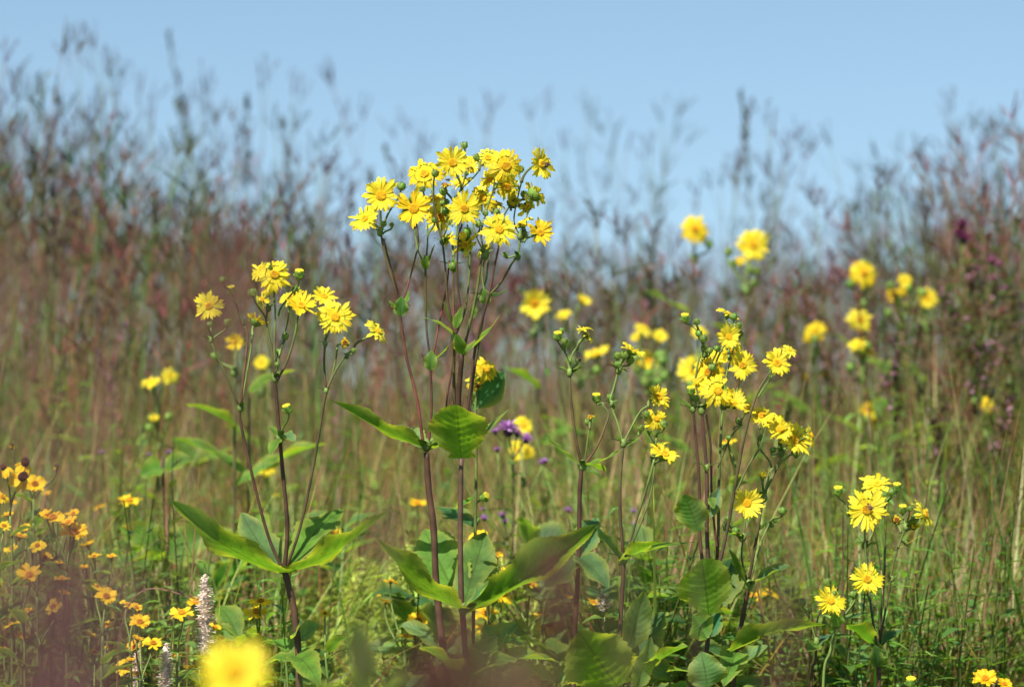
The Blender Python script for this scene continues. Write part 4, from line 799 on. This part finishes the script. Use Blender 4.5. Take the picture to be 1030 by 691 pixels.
link('seed_head', mb.mesh('seed_head', M_head), Q.t); Q.stem([(609, 700), (608, 617)], 2.4, 1.8, GRN, GRN, root=True); Q.leaf((608, 622), (585, 628), 8, (0, 1, .2), sag=.25); Q.leaf((608, 620), (626, 612), 8, (0, 1, .2), sag=.1); Q.done()
def tufts(label, heads, d, base, cols, name='bergamot', spread=1.0, leafc=(.06, .13, .03), nleaf=10, flat=.6):
    Q = Plant(name, label, 'wildflower', base, d); r = random.Random(int(base)); mb = MB()
    ty = max(h[1] for h in heads)
    Q.stem([(base, ty+150), (base, ty+20)], 4, 3, OLV, OLV, root=True)
    for px, py, rr in heads:
        Q.stem([(base, ty+20), (px, py)], 2.2, 1.6, OLV, GRN); c = P(px, py, d)-Q.org
        hb = MB()
        for i in range(70):
            v = Vector((r.gauss(0, 1), r.gauss(0, 1), abs(r.gauss(0, 1))*flat+.05)).normalized()
            add_blade(hb, c+v*rr*.15*Q.k, v, rr*Q.k*r.uniform(.6, 1.1), rr*.26*Q.k, .35, jit(r.choice(cols), .2, r), 3, .5)
        blob(hb, c-Vector((0, 0, rr*.25*Q.k)), rr*.45*Q.k, rr*.45*Q.k, rr*.4*Q.k, (.08, .05, .06))
        link('flower_head', hb.mesh('flower_head', M_head), Q.t)
    for i in range(nleaf):
        yy = ty+25+i*12; a = r.uniform(0, 6.28); p = Q.w((base, yy))-Q.org; L = r.uniform(.05, .09)
        add_blade(mb, p, (math.cos(a), math.sin(a), .4), L, L*.28, .6, jit(leafc, .2, r), 4)
    link('foliage', mb.mesh('foliage', M_foliage), Q.t); Q.done()
PUR = [(.48, .22, .52), (.42, .18, .45), (.58, .34, .6)]; PNK = [(.42, .17, .28), (.32, .12, .2), (.45, .24, .33)]
tufts('lilac bergamot blooms behind the tallest plant, beside blurred yellow flowers', [(511, 432, 12), (529, 442, 7), (520, 436, 6), (498, 434, 5)], 7.1, 516, PUR)
tufts('small lilac blooms dotted under the bergamot', [(548, 464, 4), (500, 452, 4), (487, 521, 5), (505, 518, 5), (508, 524, 4), (486, 512, 3)], 7.1, 510, PUR)
tufts('small violet blooms far behind between the two middle thin plants', [(571, 513, 5), (637, 514, 4), (638, 528, 4), (545, 465, 4)], 7.3, 600, PUR)
tufts('tiny violet blooms in the left background grass', [(102, 455, 3), (150, 457, 3), (141, 475, 3), (170, 455, 3)], 7.6, 130, PUR)
tufts('dark magenta ironweed head standing above the right hand thicket', [(968, 226, 8), (970, 240, 9), (965, 234, 7)], 8.6, 968, [(.28, .05, .16), (.35, .08, .22), (.16, .03, .08)], 'ironweed')
tufts('pink blooms on thin stems right of and below the magenta ironweed', [(997, 262, 5), (1004, 266, 5), (982, 272, 5), (975, 285, 5), (999, 280, 4), (1012, 290, 4)], 8.6, 990, [(.45, .12, .26), (.5, .2, .35)], 'wild_pink')

# ================================================================== goldenrod
def goldenrod(label, px, py, d, side, H=70, seed=0):
    d += .6 if d < 6.7 else 0
    Q = Plant('goldenrod', label, 'goldenrod', px, d, 'goldenrod at the bottom centre'); r = random.Random(seed); k = Q.k
    Q.stem([(px, py+H+70), (px, py+H), (px+side*4, py+H*.35), (px+side*14, py+6)], 3, 1.4, GRN, (.16, .22, .05), root=True)
    pl = MB(); lf = MB()
    for i in range(16):
        t = i/15; y = py+6+t*H*.8; s = 1 if i % 2 else -1; a0 = r.uniform(0, 6.28); L = (12+26*t)*k*r.uniform(.8, 1.2)
        p = Q.w((px+side*14*(1-t), y))-Q.org; dr = Vector((math.cos(a0), math.sin(a0)*.8, .85)).normalized(); pts = []
        q = p.copy()
        for z in range(8): pts.append(q.copy()); q = q+dr*L/7; dr = (dr+Vector((side*.12, 0, -.28))).normalized()
        tube(pl, pts, .8*k, .4*k, (.2, .26, .05), (.25, .3, .06), 4)
        for q in pts[1:]:
            for _ in range(5):
                v = Vector((r.gauss(0, .8), r.gauss(0, .8), .8)).normalized()
                add_blade(pl, q+v*.3*k, v, 7*k*r.uniform(.4, 1.3), 1.1*k, .5, jit((.55, .62, .13), .22, r), 3, .3)
    for i in range(90):
        t = r.random()**.8; y = py+H*.3+t*(H*.7+50); a = r.uniform(0, 6.28); p = Q.w((px, y))-Q.org
        add_blade(lf, p, (math.cos(a), math.sin(a), .5), r.uniform(20, 46)*k, r.uniform(3, 6)*k, r.uniform(.8, 2.2), jit((.26, .36, .07), .4, r), 6)
    link('plume', pl.mesh('plume', M_head), Q.t); link('foliage', lf.mesh('foliage', M_foliage), Q.t); Q.done()
gr = [(345, 560, 6.5, 1), (372, 575, 6.4, -1), (398, 585, 6.5, 1), (360, 620, 6.3, -1), (385, 640, 6.25, 1), (330, 590, 6.6, -1), (418, 560, 6.7, -1), (410, 610, 6.4, 1), (350, 650, 6.2, 1), (440, 640, 6.4, -1),
      (520, 640, 6.6, 1), (560, 655, 6.5, -1), (310, 640, 6.4, 1), (395, 548, 6.9, 1), (430, 600, 6.6, 1), (372, 668, 6.1, -1), (500, 655, 6.5, -1), (585, 665, 6.4, 1)]
nm = ['behind the left plant right leaf', 'left of the tallest plant', 'under the big left leaf of the tallest plant', 'low at the bottom', 'in front of the others', 'close to the left plant root',
      'highest behind the big leaf', 'beside the main stem of the tallest plant', 'at the bottom edge', 'against the tallest plant root', 'right of the tallest plant root', 'under the dark grass plume', 'right of the left plant root',
      'farthest back left of the tallest plant', 'just left of the main stem', 'nearest, cut by the bottom edge', 'between the tallest plant and the dark plume', 'left of the slender plant root']
for i, (a, b, c, s) in enumerate(gr): goldenrod('yellow green goldenrod with feathery arching sprays, ' + nm[i], a, b, c, s, 60+R.uniform(-8, 14), i)
for i in range(30): goldenrod('yellow green goldenrod stem filling the gap between the left and the tallest plant', R.uniform(300, 585), R.uniform(560, 665), R.uniform(6.7, 7.9), R.choice((-1, 1)), R.uniform(55, 85), 60+i)

# ================================================================== grasses
def raceme(mb, p, d, L, w, col, lo=False, r=R):
    n = 3 if lo else 9
    d = d.normalized()
    if lo:
        add_blade(mb, p, d, L, w*1.25, r.uniform(0, .25), col, 3, .25, nrm=Vector((r.uniform(-1, 1), r.uniform(-1, 1), .1)).normalized()); return
    for i in range(n):
        q = p+d*L*(i/n); a = r.uniform(0, 6.28); o = d.orthogonal().normalized(); o.rotate(Quaternion(d, a+i*2.2))
        add_blade(mb, q, (d+o*.3), L/n*1.7, w*.8, 0, jit(col, .2, r), 2, .2, nrm=o.cross(d))
def culm(seed, H=2.0, lo=False, style='blue'):
    """stem, seed head and blades of one tall grass stalk as three meshes' builders"""
    r = random.Random(seed); st = MB(); hd = MB(); bl = []; red = r.random()
    c0 = lerp((.10, .15, .035), (.20, .13, .07), r.random()); c1 = lerp((.14, .09, .075), (.09, .13, .04), r.random())
    lean = Vector((r.uniform(-.17, .17), r.uniform(-.17, .17), 0))
    def at(t): return Vector((0, 0, H*t))+lean*H*.8*t**3
    pts = [at(i/8) for i in range(9)]
    tube(st, pts, .0032, .0014, c0, c1, 3 if lo else 5, caps=not lo)
    hc = jit(r.choice([(.060, .032, .040), (.080, .045, .034), (.045, .054, .026), (.095, .050, .058)]), .2, r)
    if style == 'blue':
        tops = [(1.0, at(1.0), Vector((lean.x*2.4, lean.y*2.4, 1)))]
        for i in range(r.choice([1, 2, 3, 3])):
            t = .93-.075*i; a = r.uniform(0, 6.28); p0 = at(t); L = r.uniform(.08, .2); dr = Vector((math.cos(a)*.5+lean.x*2, math.sin(a)*.5+lean.y*2, 1)).normalized()
            tube(st, [p0, p0+dr*L*.5, p0+dr*L], .0012, .0009, c1, c1, 3, caps=False); tops.append((t, p0+dr*L, dr))
        hd = []
        for t, p, d in tops:
            h1 = MB(); hd.append(h1)
            n = r.choice([2, 3, 3, 4])
            for i in range(n):
                a = i*2*math.pi/n+r.uniform(-.6, .6); sp_ = r.uniform(.15, .75); dd = (d.normalized()+Vector((math.cos(a), math.sin(a), 0))*sp_)
                raceme(h1, p, dd, r.uniform(.055, .11), .0058, hc, lo, r)
    elif style == 'plume':
        for i in range(60 if not lo else 20):
            t = 1-.16*r.random()**1.2; p = at(t); a = r.uniform(0, 6.28); L = r.uniform(.02, .055)*(1.15-(t-.84)/.16*.6)
            dr = Vector((math.cos(a)*.55, math.sin(a)*.55, 1)).normalized()
            raceme(hd, p, dr, L, .0055, jit(hc, .15, r), True, r)
    if not isinstance(hd, list): hd = [hd]
    nb = r.choice([3, 4, 5])
    for i in range(nb):
        t = .08+.52*i/nb+r.uniform(-.03, .03); a = r.uniform(0, 6.28); m_ = MB()
        cc = jit(r.choice([(.09, .17, .035), (.12, .19, .05), (.22, .18, .09), (.16, .11, .07)]), .2, r)
        add_blade(m_, at(t), (math.cos(a)*.5, math.sin(a)*.5, 1), r.uniform(.3, .6), r.uniform(.006, .010), r.uniform(.8, 2.4), cc, 6 if not lo else 5, 0, col2=lerp(cc, (.24, .16, .11), r.random()*.7))
        bl.append(m_)
    return st, hd, bl, at(1.0)
def make_template(seed, style='blue'):
    st, hd, bl, top = culm(seed, 2.0, False, style)
    o = bpy.data.objects.new('bluestem_stalk', None); COL.objects.link(o)
    kids = [link('culm', st.mesh('culm', M_stem), o), ] + [link('seed_head', h.mesh('seed_head', M_head), o) for h in hd] + [link('blade', b.mesh('blade', M_grass), o) for b in bl]
    remember(o, kids); return [o, top, False]
TPL = [make_template(100+i, 'blue' if i % 5 else 'plume') for i in range(12)]
def place_grass(px, py, d, label, group, tpl=None, rz=None):
    T = tpl or R.choice(TPL)
    if T[2]: o = copy_tree(T[0])
    else: o = T[0]; T[2] = True
    top = P(px, py, d); rz = R.uniform(0, 6.28) if rz is None else rz
    # the foot stands on the ground so that the tip reaches the wanted height
    g0 = ground(top.x, top.y); s = (top.z-g0)/T[1].z
    off = Matrix.Rotation(rz, 3, 'Z') @ Vector((T[1].x, T[1].y, 0))
    o.location = (top.x-off.x, top.y-off.y, g0-.01); o.rotation_euler = (0, 0, rz); o.scale = (1, 1, s)
    o['label'] = label; o['category'] = 'grass stalk'; o['group'] = group; o['kind'] = 'thing'
    return o
LBL = 'tall purplish bluestem grass stalk with a forked seed head, blurred against the sky line'; GRP = 'tall bluestem stalks against the sky'
tops = [(168, 32, 12), (80, 52, 10.5), (95, 48, 11), (38, 75, 10.5), (112, 78, 10), (62, 100, 10), (30, 100, 9.5), (5, 60, 9.5), (15, 95, 10), (98, 112, 9.6), (92, 125, 9.4), (268, 82, 11), (249, 95, 11), (200, 100, 11), (188, 118, 10.5),
        (175, 98, 11), (210, 95, 12), (333, 80, 12), (345, 115, 11), (295, 95, 12), (276, 130, 10.5), (240, 140, 10.5), (320, 150, 10.5), (300, 165, 10), (328, 170, 9.6), (282, 115, 11), (150, 120, 11), (130, 130, 10), (140, 95, 12),
        (410, 130, 12), (385, 145, 11), (455, 140, 12), (495, 110, 12.5), (488, 130, 12), (533, 118, 12), (372, 170, 10.5), (355, 180, 10), (555, 200, 12), (575, 210, 11), (590, 112, 12.5), (618, 135, 12), (630, 150, 11.5), (665, 120, 12), (678, 140, 12),
        (655, 155, 11), (640, 200, 10.5), (600, 215, 10.5), (745, 92, 11), (757, 98, 11), (772, 125, 10.5), (800, 138, 11), (815, 150, 11.5), (835, 145, 11), (790, 165, 10.5), (740, 170, 10.8), (725, 185, 11), (860, 200, 11), (850, 225, 11), (905, 155, 12.5),
        (880, 215, 11), (925, 165, 11.5), (958, 112, 11.5), (975, 130, 11), (1000, 128, 10.5), (1012, 135, 10.5), (985, 150, 10), (990, 180, 9.8), (965, 145, 10), (1022, 180, 9.6), (945, 175, 10.5), (1028, 150, 9.8), (930, 205, 10), (822, 205, 10.5), (700, 195, 11.5), (770, 210, 10.6), (568, 150, 12.5), (430, 150, 12)]
for px, py, d in tops: place_grass(px, py, d, LBL, GRP)
for i in range(105):
    px = R.uniform(-15, 1045); base = 205+35*math.exp(-((px-620)/260)**2)-60*math.exp(-(px/200)**2)-25*math.exp(-((px-1030)/120)**2)
    py = base+R.gauss(0, 28)
    if 540 < px < 880 and R.random() < .55: continue
    place_grass(px, py, R.uniform(8.6, 12.5), LBL, GRP)
# near, strongly out of focus purple grass heads between the viewer and the flowers
def near_grass(label, px, py, d, n, spread, H, seed, lean=(0, 0), col=(.13, .065, .075), dens=1.0, wl=1.0):
    r = random.Random(seed); top = P(px, py, d); g0 = ground(top.x, top.y); org = Vector((top.x-lean[0]*.3, top.y, g0))
    t = thing('purple_grass', label, 'grass stalk', org, 'out of focus grass plumes close to the viewer'); st = MB(); hd = MB()
    path = catmull([Vector((0, 0, 0)), Vector((lean[0]*.1, 0, (top.z-g0)*.6)), top-org], 8); tube(st, path, .0022, .0008, (.12, .10, .04), (.15, .07, .07), 5)
    dr = (path[-1]-path[-3]).normalized()
    for i in range(int(n*dens)):
        k = r.random(); p = (top-org)-dr*H*k; a = r.uniform(0, 6.28); w = spread*math.sin(math.pi*min(1, .12+.88*k))**.7
        o = Vector((math.cos(a), math.sin(a), 0)); q = p+o*w*r.random()**.6
        raceme(hd, q, (dr*.9+o*.5), .012*r.uniform(.7, 1.5), .0028*wl, jit(col, .25, r), True, r)
        if i % 3 == 0: tube(hd, [p, p.lerp(q, .6)+dr*.004, q], .0004, .0003, col, col, 3, caps=False)
    link('culm', st.mesh('culm', M_stem), t); link('seed_head', hd.mesh('seed_head', M_head), t)
near = [(466, 628, 1.9, 420, .013, .08, 'dark purple out of focus grass plume at the foot of the tallest plant'), (556, 560, 1.9, 330, .013, .07, 'dark purple out of focus grass plume right of the lowest leaf cup'),
        (8, 245, 1.5, 160, .030, .20, 'mauve grass plume filling the left frame edge at mid height'), (30, 560, 1.5, 420, .028, .11, 'mauve grass plume filling the bottom left corner'), (85, 590, 1.6, 260, .030, .09, 'mauve grass plume right of the corner one'),
        (232, 240, 1.8, 170, .016, .07, 'reddish grass plume blurred left of the left plant top flowers'), (112, 395, 1.9, 150, .014, .14, 'slanting purple grass plume above the daisy patch'), (118, 575, 2.0, 160, .022, .05, 'pinkish grass plume over the daisies'),
        (60, 455, 1.9, 130, .018, .12, 'thin purple plume hanging over the left coneflower side'), (800, 560, 1.9, 90, .012, .10, 'brownish grass streak blurred across the long low leaf'), (388, 512, 1.9, 90, .014, .035, 'brown grass smudge over the right leaf tip of the left plant'),
        (705, 425, 3.2, 60, .004, .035, 'small reddish grass tip in front of the densest knot stems'), (510, 650, 1.7, 180, .03, .06, 'brownish green plume low right of the tallest plant root'), (360, 640, 1.9, 120, .035, .05, 'dim olive plume low between the left and tallest plants'),
        (620, 560, 1.8, 70, .02, .08, 'faint brown plume before the thin plants')]
near += [(515, 672, 1.8, 190, .020, .045, 'dark brown grass plume low at the bottom just right of the tallest plant root'), (430, 668, 1.8, 260, .014, .04, 'small dark grass plume at the bottom left of the tallest plant root')]
for i, (a, b, d, n, s, H, lab) in enumerate(near):
    near_grass(lab, a, b, d, int(n*(.48 if i in (2, 3, 4)  else .2 if i in (6, 7, 8, 12, 13) else .5)), s, H, i, lean=(R.uniform(-.3, .3), 0) if 'slant' not in lab and 'streak' not in lab else (.35, 0), col=(.21, .095, .095) if i in (2, 3, 4, 7) else ((.16, .15, .05) if 12 <= i < 15 else (.17, .075, .06)))

# leaning stray stalks near focus at left and right
Q = Plant('tall_grass', 'thin red brown grass stalk slanting to the tall white spike', 'grass stalk', 120, 5.6, None); Q.stem([(118, 690), (125, 620), (150, 592), (200, 603)], 1.5, 1.4, (.2, .1, .06), (.2, .1, .06), root=True)
mb = MB()
for i in range(40):
    k = R.random(); p = P(158+42*k, 590+12*k, 5.6)-Q.org; add_blade(mb, p, (1, R.uniform(-.5, .5), R.uniform(-.5, .5)), .010, .003, 0, (.2, .1, .09), 2, .3)
link('seed_head', mb.mesh('seed_head', M_head), Q.t); Q.done()

# ------------------------------------------------------------------ mass vegetation as single "stuff" objects
def arrays(mbs):
    V = []; F = []; C = []; b = 0
    for m_ in mbs:
        V += m_.v; C += m_.c; F += [tuple(i+b for i in f) for f in m_.f]; b += len(m_.v)
    tri = []
    for f in F:
        for i in range(1, len(f)-1): tri.append((f[0], f[i], f[i+1]))
    return np.array(V, 'f'), np.array(tri, 'i'), np.array(C, 'f')
def scatter(name, label, cat, templates, pts, mat):
    """pts: x, y, z, rot, sxy, sz, lean x, lean y, tint rgb, template"""
    VV = []; FF = []; CC = []; b = 0
    for (x, y, z, rz, s, sz, lx, ly, tint, ti) in pts:
        V, F, C = templates[ti]; c, s_ = math.cos(rz), math.sin(rz); W = np.empty_like(V)
        h = V[:, 2]*sz
        W[:, 0] = (V[:, 0]*c-V[:, 1]*s_)*s+x+lx*h*h; W[:, 1] = (V[:, 0]*s_+V[:, 1]*c)*s+y+ly*h*h; W[:, 2] = h+z
        VV.append(W); FF.append(F+b); CC.append(C*np.array(tint, 'f')); b += len(V)
    V = np.concatenate(VV); F = np.concatenate(FF); C = np.concatenate(CC); n = len(F)
    me = bpy.data.meshes.new(name); me.vertices.add(len(V)); me.vertices.foreach_set('co', V.ravel())
    me.loops.add(n*3); me.loops.foreach_set('vertex_index', F.ravel().astype('i')); me.polygons.add(n)
    me.polygons.foreach_set('loop_start', np.arange(0, n*3, 3, dtype='i')); me.polygons.foreach_set('loop_total', np.full(n, 3, 'i'))
    a = me.color_attributes.new('Col', 'FLOAT_COLOR', 'POINT'); a.data.foreach_set('color', np.concatenate([C, np.ones((len(C), 1), 'f')], 1).ravel())
    me.materials.append(mat); me.update(calc_edges=True)
    o = link(name, me); o['kind'] = 'stuff'; o['label'] = label; o['category'] = cat
    print(name, n, 'tris'); return o
LT = []
for i in range(16):
    st, hd, bl, top = culm(300+i, 1.0 if False else 2.0, True, 'blue' if i % 3 else 'plume'); LT.append(arrays([st]+hd+bl))
pts = []
def tint_at(px, r):
    k = r.random()
    if k < .42: t = (1.85, 1.05, .92)        # wine red stalks
    elif k < .52: t = (2.0, 1.6, 1.05)       # straw
    elif k < .88: t = (1.0, 1.95, .65)       # green
    else: t = (2.2, 1.65, 1.95)
    g = r.uniform(.45, 1.75); return tuple(x*g for x in t)
for i in range(5200):
    y = 8.4+(R.random()**1.15)*17; hw = .2*y+.9; x = R.uniform(-hw, hw); px = 515+x/y*FPX
    want = 268+22*math.exp(-((px-640)/240)**2)-40*math.exp(-(px/220)**2)-18*math.exp(-((px-1030)/100)**2)+R.gauss(0, 26)
    if R.random() < .45: want += R.uniform(20, 150)
    Hh = (HZ-want)/FPX*y+CAM_H-ground(x, y); Hh = max(.9, min(2.6, Hh))
    pts.append((x, y, ground(x, y)-.01, R.uniform(0, 6.28), R.uniform(.8, 1.25), Hh/2.0, R.gauss(0, .02), R.gauss(0, .02), tint_at(px, R), R.randrange(16)))
for i in range(470):    # taller, denser drifts at the left and right
    y = R.uniform(8.8, 13.5); left = R.random() < .62
    px = (-30+320*R.random()**1.3) if left else (1060-190*R.random()**1.4); x = (px-515)/FPX*y
    want = (170+.34*px if left else 195+.55*(1040-px))+R.gauss(0, 42); Hh = (HZ-want)/FPX*y+CAM_H-ground(x, y)
    pts.append((x, y, ground(x, y)-.01, R.uniform(0, 6.28), R.uniform(.8, 1.25), Hh/2.0, R.gauss(0, .02), R.gauss(0, .02), tint_at(px, R), R.randrange(16)))
scatter('tall_grass_mass', 'mass of brown, purple and green tall prairie grass behind the flowers', 'grass', LT, pts, M_grass)
# lower green growth: arching blades and leafy stems
def tuft_t(seed, kind):
    r = random.Random(seed); m_ = MB()
    if kind == 'blade':
        for i in range(16):
            a = r.uniform(0, 6.28); c = jit(r.choice([(.12, .25, .045), (.16, .30, .06), (.20, .26, .07), (.32, .27, .12), (.26, .14, .09), (.28, .18, .11)]), .2, r)
            add_blade(m_, (r.uniform(-.04, .04), r.uniform(-.04, .04), 0), (math.cos(a)*.22, math.sin(a)*.22, 1), r.uniform(.6, 1.15), r.uniform(.004, .010), r.uniform(.2, 2.2), c, 7, 0, col2=jit(c, .2, r))
    elif kind == 'arch':
        for i in range(5):
            a = r.uniform(0, 6.28); c = jit(r.choice([(.14, .25, .06), (.2, .3, .1), (.26, .26, .12)]), .2, r)
            add_blade(m_, (r.uniform(-.03, .03), r.uniform(-.03, .03), 0), (math.cos(a)*.3, math.sin(a)*.3, 1), r.uniform(.8, 1.2), r.uniform(.009, .015), r.uniform(2.2, 4.2), c, 10, 0, col2=jit(c, .2, r))
    else:
        for s_ in range(3):
            bx, by = r.uniform(-.06, .06), r.uniform(-.06, .06); H = r.uniform(.7, 1.0); c = jit((.095, .18, .035), .35, r); le = (r.uniform(-.1, .1), r.uniform(-.1, .1))
            pp = [Vector((bx+le[0]*t*t, by+le[1]*t*t, H*t)) for t in (0, .25, .5, .75, 1)]; tube(m_, pp, .0028, .0015, (.14, .09, .05), GRN, 3, caps=False)
            for i in range(22):
                t = .15+.85*i/22; p = Vector((bx+le[0]*t*t, by+le[1]*t*t, H*t)); a = i*2.4+r.uniform(-.4, .4); L = r.uniform(.05, .11)*(1.25-t*.7)
                add_blade(m_, p, (math.cos(a), math.sin(a), r.uniform(.2, .8)), L, L*r.uniform(.18, .4), r.uniform(.4, 1.2), jit(c, .25, r), 4)
    return arrays([m_])
TT = [tuft_t(500+i, 'blade') for i in range(6)]+[tuft_t(520+i, 'leafy') for i in range(8)]+[tuft_t(540+i, 'arch') for i in range(5)]
pts = []
for i in range(2300):
    y = 6.55+4.4*R.random()**.8; hw = .2*y+.7; x = R.uniform(-hw, hw); px = 515+x/y*FPX; lf = R.random() < .16
    topy = (R.choice([500, 500, 440, 400]) if y > 7.6 else 520)+R.gauss(0, 40)-(20 if px > 560 else 0); Hh = (HZ-topy)/FPX*y+CAM_H-ground(x, y); Hh = max(.35, Hh)
    g = R.uniform(.5, 1.8)
    if 320 < px < 570 and topy > 500 and y < 7.6: continue
    pts.append((x, y, ground(x, y)-.01, R.uniform(0, 6.28), R.uniform(.8, 1.3), Hh/.95, R.gauss(0, .03), R.gauss(0, .03), (g*R.uniform(.85, 1.2), g, g), R.randrange(6, 14) if lf else R.randrange(6)))
for i in range(700):   # long arching blades
    y = R.uniform(6.8, 9.5); hw = .18*y+.4; x = R.uniform(-hw*.5, hw); px = 515+x/y*FPX
    if 320 < px < 570 and y < 7.6: continue
    Hh = (HZ-(520+R.gauss(0, 45)))/FPX*y+CAM_H-ground(x, y); g = R.uniform(.7, 1.5)
    pts.append((x, y, ground(x, y)-.01, R.uniform(0, 6.28), R.uniform(1.0, 1.8), max(.4, Hh)/.75, R.gauss(0, .05), 0, (g, g*1.1, g), 14+R.randrange(5)))
for i in range(280):   # lush leafy growth low behind the flowers
    y = R.uniform(6.3, 7.9); hw = .18*y+.3; x = R.uniform(-hw, hw); px = 515+x/y*FPX
    topy = 560+R.gauss(0, 30); Hh = max(.35, (HZ-topy)/FPX*y+CAM_H); g = R.uniform(.6, 1.25)
    if 310 < px < 580 and R.random() < .8: continue
    pts.append((x, y, -.01, R.uniform(0, 6.28), R.uniform(.9, 1.5), Hh/.95, R.gauss(0, .03), R.gauss(0, .03), (g*1.1, g*1.1, g), R.randrange(6, 14)))
for i in range(500):   # shorter growth under and in front of the flowers
    y = R.uniform(1.5, 6.6); hw = .2*y+.7; x = R.uniform(-hw, hw)
    lim = CAM_H-(691-HZ)/FPX*y+(.05 if y > 5.6 else -.06); Hh = min(lim, .75)*R.uniform(.6, 1.0)
    pts.append((x, y, ground(x, y)-.01, R.uniform(0, 6.28), R.uniform(.8, 1.2), Hh/1.0, 0, 0, (1, 1, 1), R.randrange(14)))
scatter('undergrowth', 'green undergrowth of grass blades and leafy stems between the flowers', 'undergrowth', TT, pts, M_foliage)

# leafy forbs of the thicket at right, with pink flowers
def thicket(label, px, py, d, seed, pink=True, name='prairie_clover'):
    Q = Plant(name, label, 'wildflower', px, d, 'bushy pink flowered stems at the right'); r = random.Random(seed); k = Q.k; lf = MB(); fl = MB(); 
    Q.stem([(px+r.uniform(-8, 8), py+300), (px, py+120), (px+r.uniform(-8, 8), py)], 5, 1.6, (.09, .05, .04), OLV, root=True)
    for i in range(26):
        y = py+i*11+r.uniform(-3, 3); a = r.uniform(0, 6.28); p = Q.w((px, y))-Q.org; L = min(75, 22+i*4)*k*r.uniform(.6, 1); dr = Vector((math.cos(a)*.5, math.sin(a)*.5, 1)).normalized(); q = p+dr*L
        tube(Q.mb, [p, p.lerp(q, .5)+Vector((0, 0, .004)), q], 1.2*k, .6*k, (.12, .06, .05), OLV, 3, caps=False)
        for j in range(14):
            t = r.random(); v = Vector((r.gauss(0, 1), r.gauss(0, 1), r.uniform(0, 1.5))).normalized(); LL = r.uniform(7, 16)*k
            add_blade(lf, p.lerp(q, t), v, LL, LL*.3, .5, jit(r.choice([(.06, .12, .03), (.08, .10, .035), (.13, .07, .05)]), .25, r), 3)
        if pink and 0 < i < 9:
            fl = MB()
            for j in range(9):
                v = Vector((r.gauss(0, 1), r.gauss(0, 1), r.gauss(0, 1))).normalized(); add_blade(fl, p.lerp(q, r.uniform(.5, 1))+v*1.5*k, v, 4.5*k, 3*k, 0, jit(r.choice(PNK), .25, r), 2, .6)
            link('flower_cluster', fl.mesh('flower_cluster', M_head), Q.t)
    link('foliage', lf.mesh('foliage', M_foliage), Q.t)
    Q.done()
th = [(978, 262, 8.6, 'under the magenta ironweed'), (997, 255, 8.8, 'right of the ironweed'), (952, 290, 8.4, 'left of the ironweed'), (1018, 300, 8.5, 'at the right frame edge'), (925, 330, 8.8, 'behind the orange tinted flower'), (900, 340, 8.2, 'right of the drooping pair'),
      (985, 340, 8.1, 'lower in the thicket'), (835, 350, 8.9, 'left of the right background flowers'), (790, 325, 9.0, 'above the right hand cluster'), (1010, 400, 7.9, 'low beside the right edge'), (945, 400, 8.0, 'low in the middle of the thicket'), (610, 300, 9.2, 'behind the slender plant'), (655, 275, 9.4, 'left of the highest blurred flower'), (810, 300, 9.2, 'right of the sky line flower')]
for i, (a, b, d, w_) in enumerate(th): thicket('bushy wildflower dotted with pink, ' + w_, a, b, d, i)

# near out of focus green leaves at the bottom
Q = Plant('milkweed', 'out of focus broad leaved green plant at the bottom between the left and tallest plants', 'plant', 370, 3.9)
Q.stem([(366, 760), (365, 700), (362, 650)], 8, 5, GRN, GRN, root=True)
for a in (((364, 700), (354, 622, -.05), 30, (.5, .3, 1)), ((365, 720), (415, 680, -.1), 30, (0, .8, .6)), ((365, 720), (300, 684, -.1), 30, (0, .8, .6))): Q.leaf(*a, sag=.12, col=(.08, .16, .03))
Q.done()
# ------------------------------------------------------------------ light
SUN = Vector((-.30, -.56, .78)).normalized()
el = math.asin(SUN.z); az = math.atan2(SUN.x, SUN.y)
w = bpy.data.worlds.new('World'); S.world = w; w.use_nodes = True; t = w.node_tree; bg = t.nodes['Background']
sky = t.nodes.new('ShaderNodeTexSky'); sky.sky_type = 'NISHITA'; sky.sun_disc = False; sky.sun_elevation = el; sky.sun_rotation = az
sky.air_density = 1.3; sky.dust_density = .3; sky.ozone_density = 2.5; sky.altitude = 300
tc = t.nodes.new('ShaderNodeTexCoord'); ad = t.nodes.new('ShaderNodeVectorMath'); ad.operation = 'ADD'; ad.inputs[1].default_value = (0, 0, .16)
t.links.new(tc.outputs['Generated'], ad.inputs[0]); t.links.new(ad.outputs[0], sky.inputs['Vector'])
mu = t.nodes.new('ShaderNodeMix'); mu.data_type = 'RGBA'; mu.blend_type = 'MULTIPLY'; mu.inputs[0].default_value = 1; mu.inputs[7].default_value = (1.03, 1.04, .965, 1)
t.links.new(sky.outputs[0], mu.inputs[6]); t.links.new(mu.outputs[2], bg.inputs['Color']); bg.inputs['Strength'].default_value = .086
sd = bpy.data.lights.new('sun', 'SUN'); sd.energy = 5.0; sd.angle = math.radians(.53); sd.color = (1, .95, .87)
so = bpy.data.objects.new('sun', sd); COL.objects.link(so); so.rotation_mode = 'QUATERNION'; so.rotation_quaternion = SUN.to_track_quat('Z', 'Y'); so.location = (0, 0, 20)

S.view_settings.view_transform = 'Standard'; S.view_settings.look = 'None'; S.view_settings.exposure = 0.87; S.view_settings.gamma = 1
c = S.cycles; c.use_denoising = True; c.max_bounces = 8; c.diffuse_bounces = 4; c.transmission_bounces = 4; c.transparent_max_bounces = 4; c.glossy_bounces = 2
c.caustics_reflective = False; c.caustics_refractive = False; c.sample_clamp_indirect = 6; c.use_adaptive_sampling = True; c.adaptive_threshold = .02
try: c.denoiser = 'OPENIMAGEDENOISE'; c.denoising_input_passes = 'RGB_ALBEDO_NORMAL'
except Exception as e: print(e)
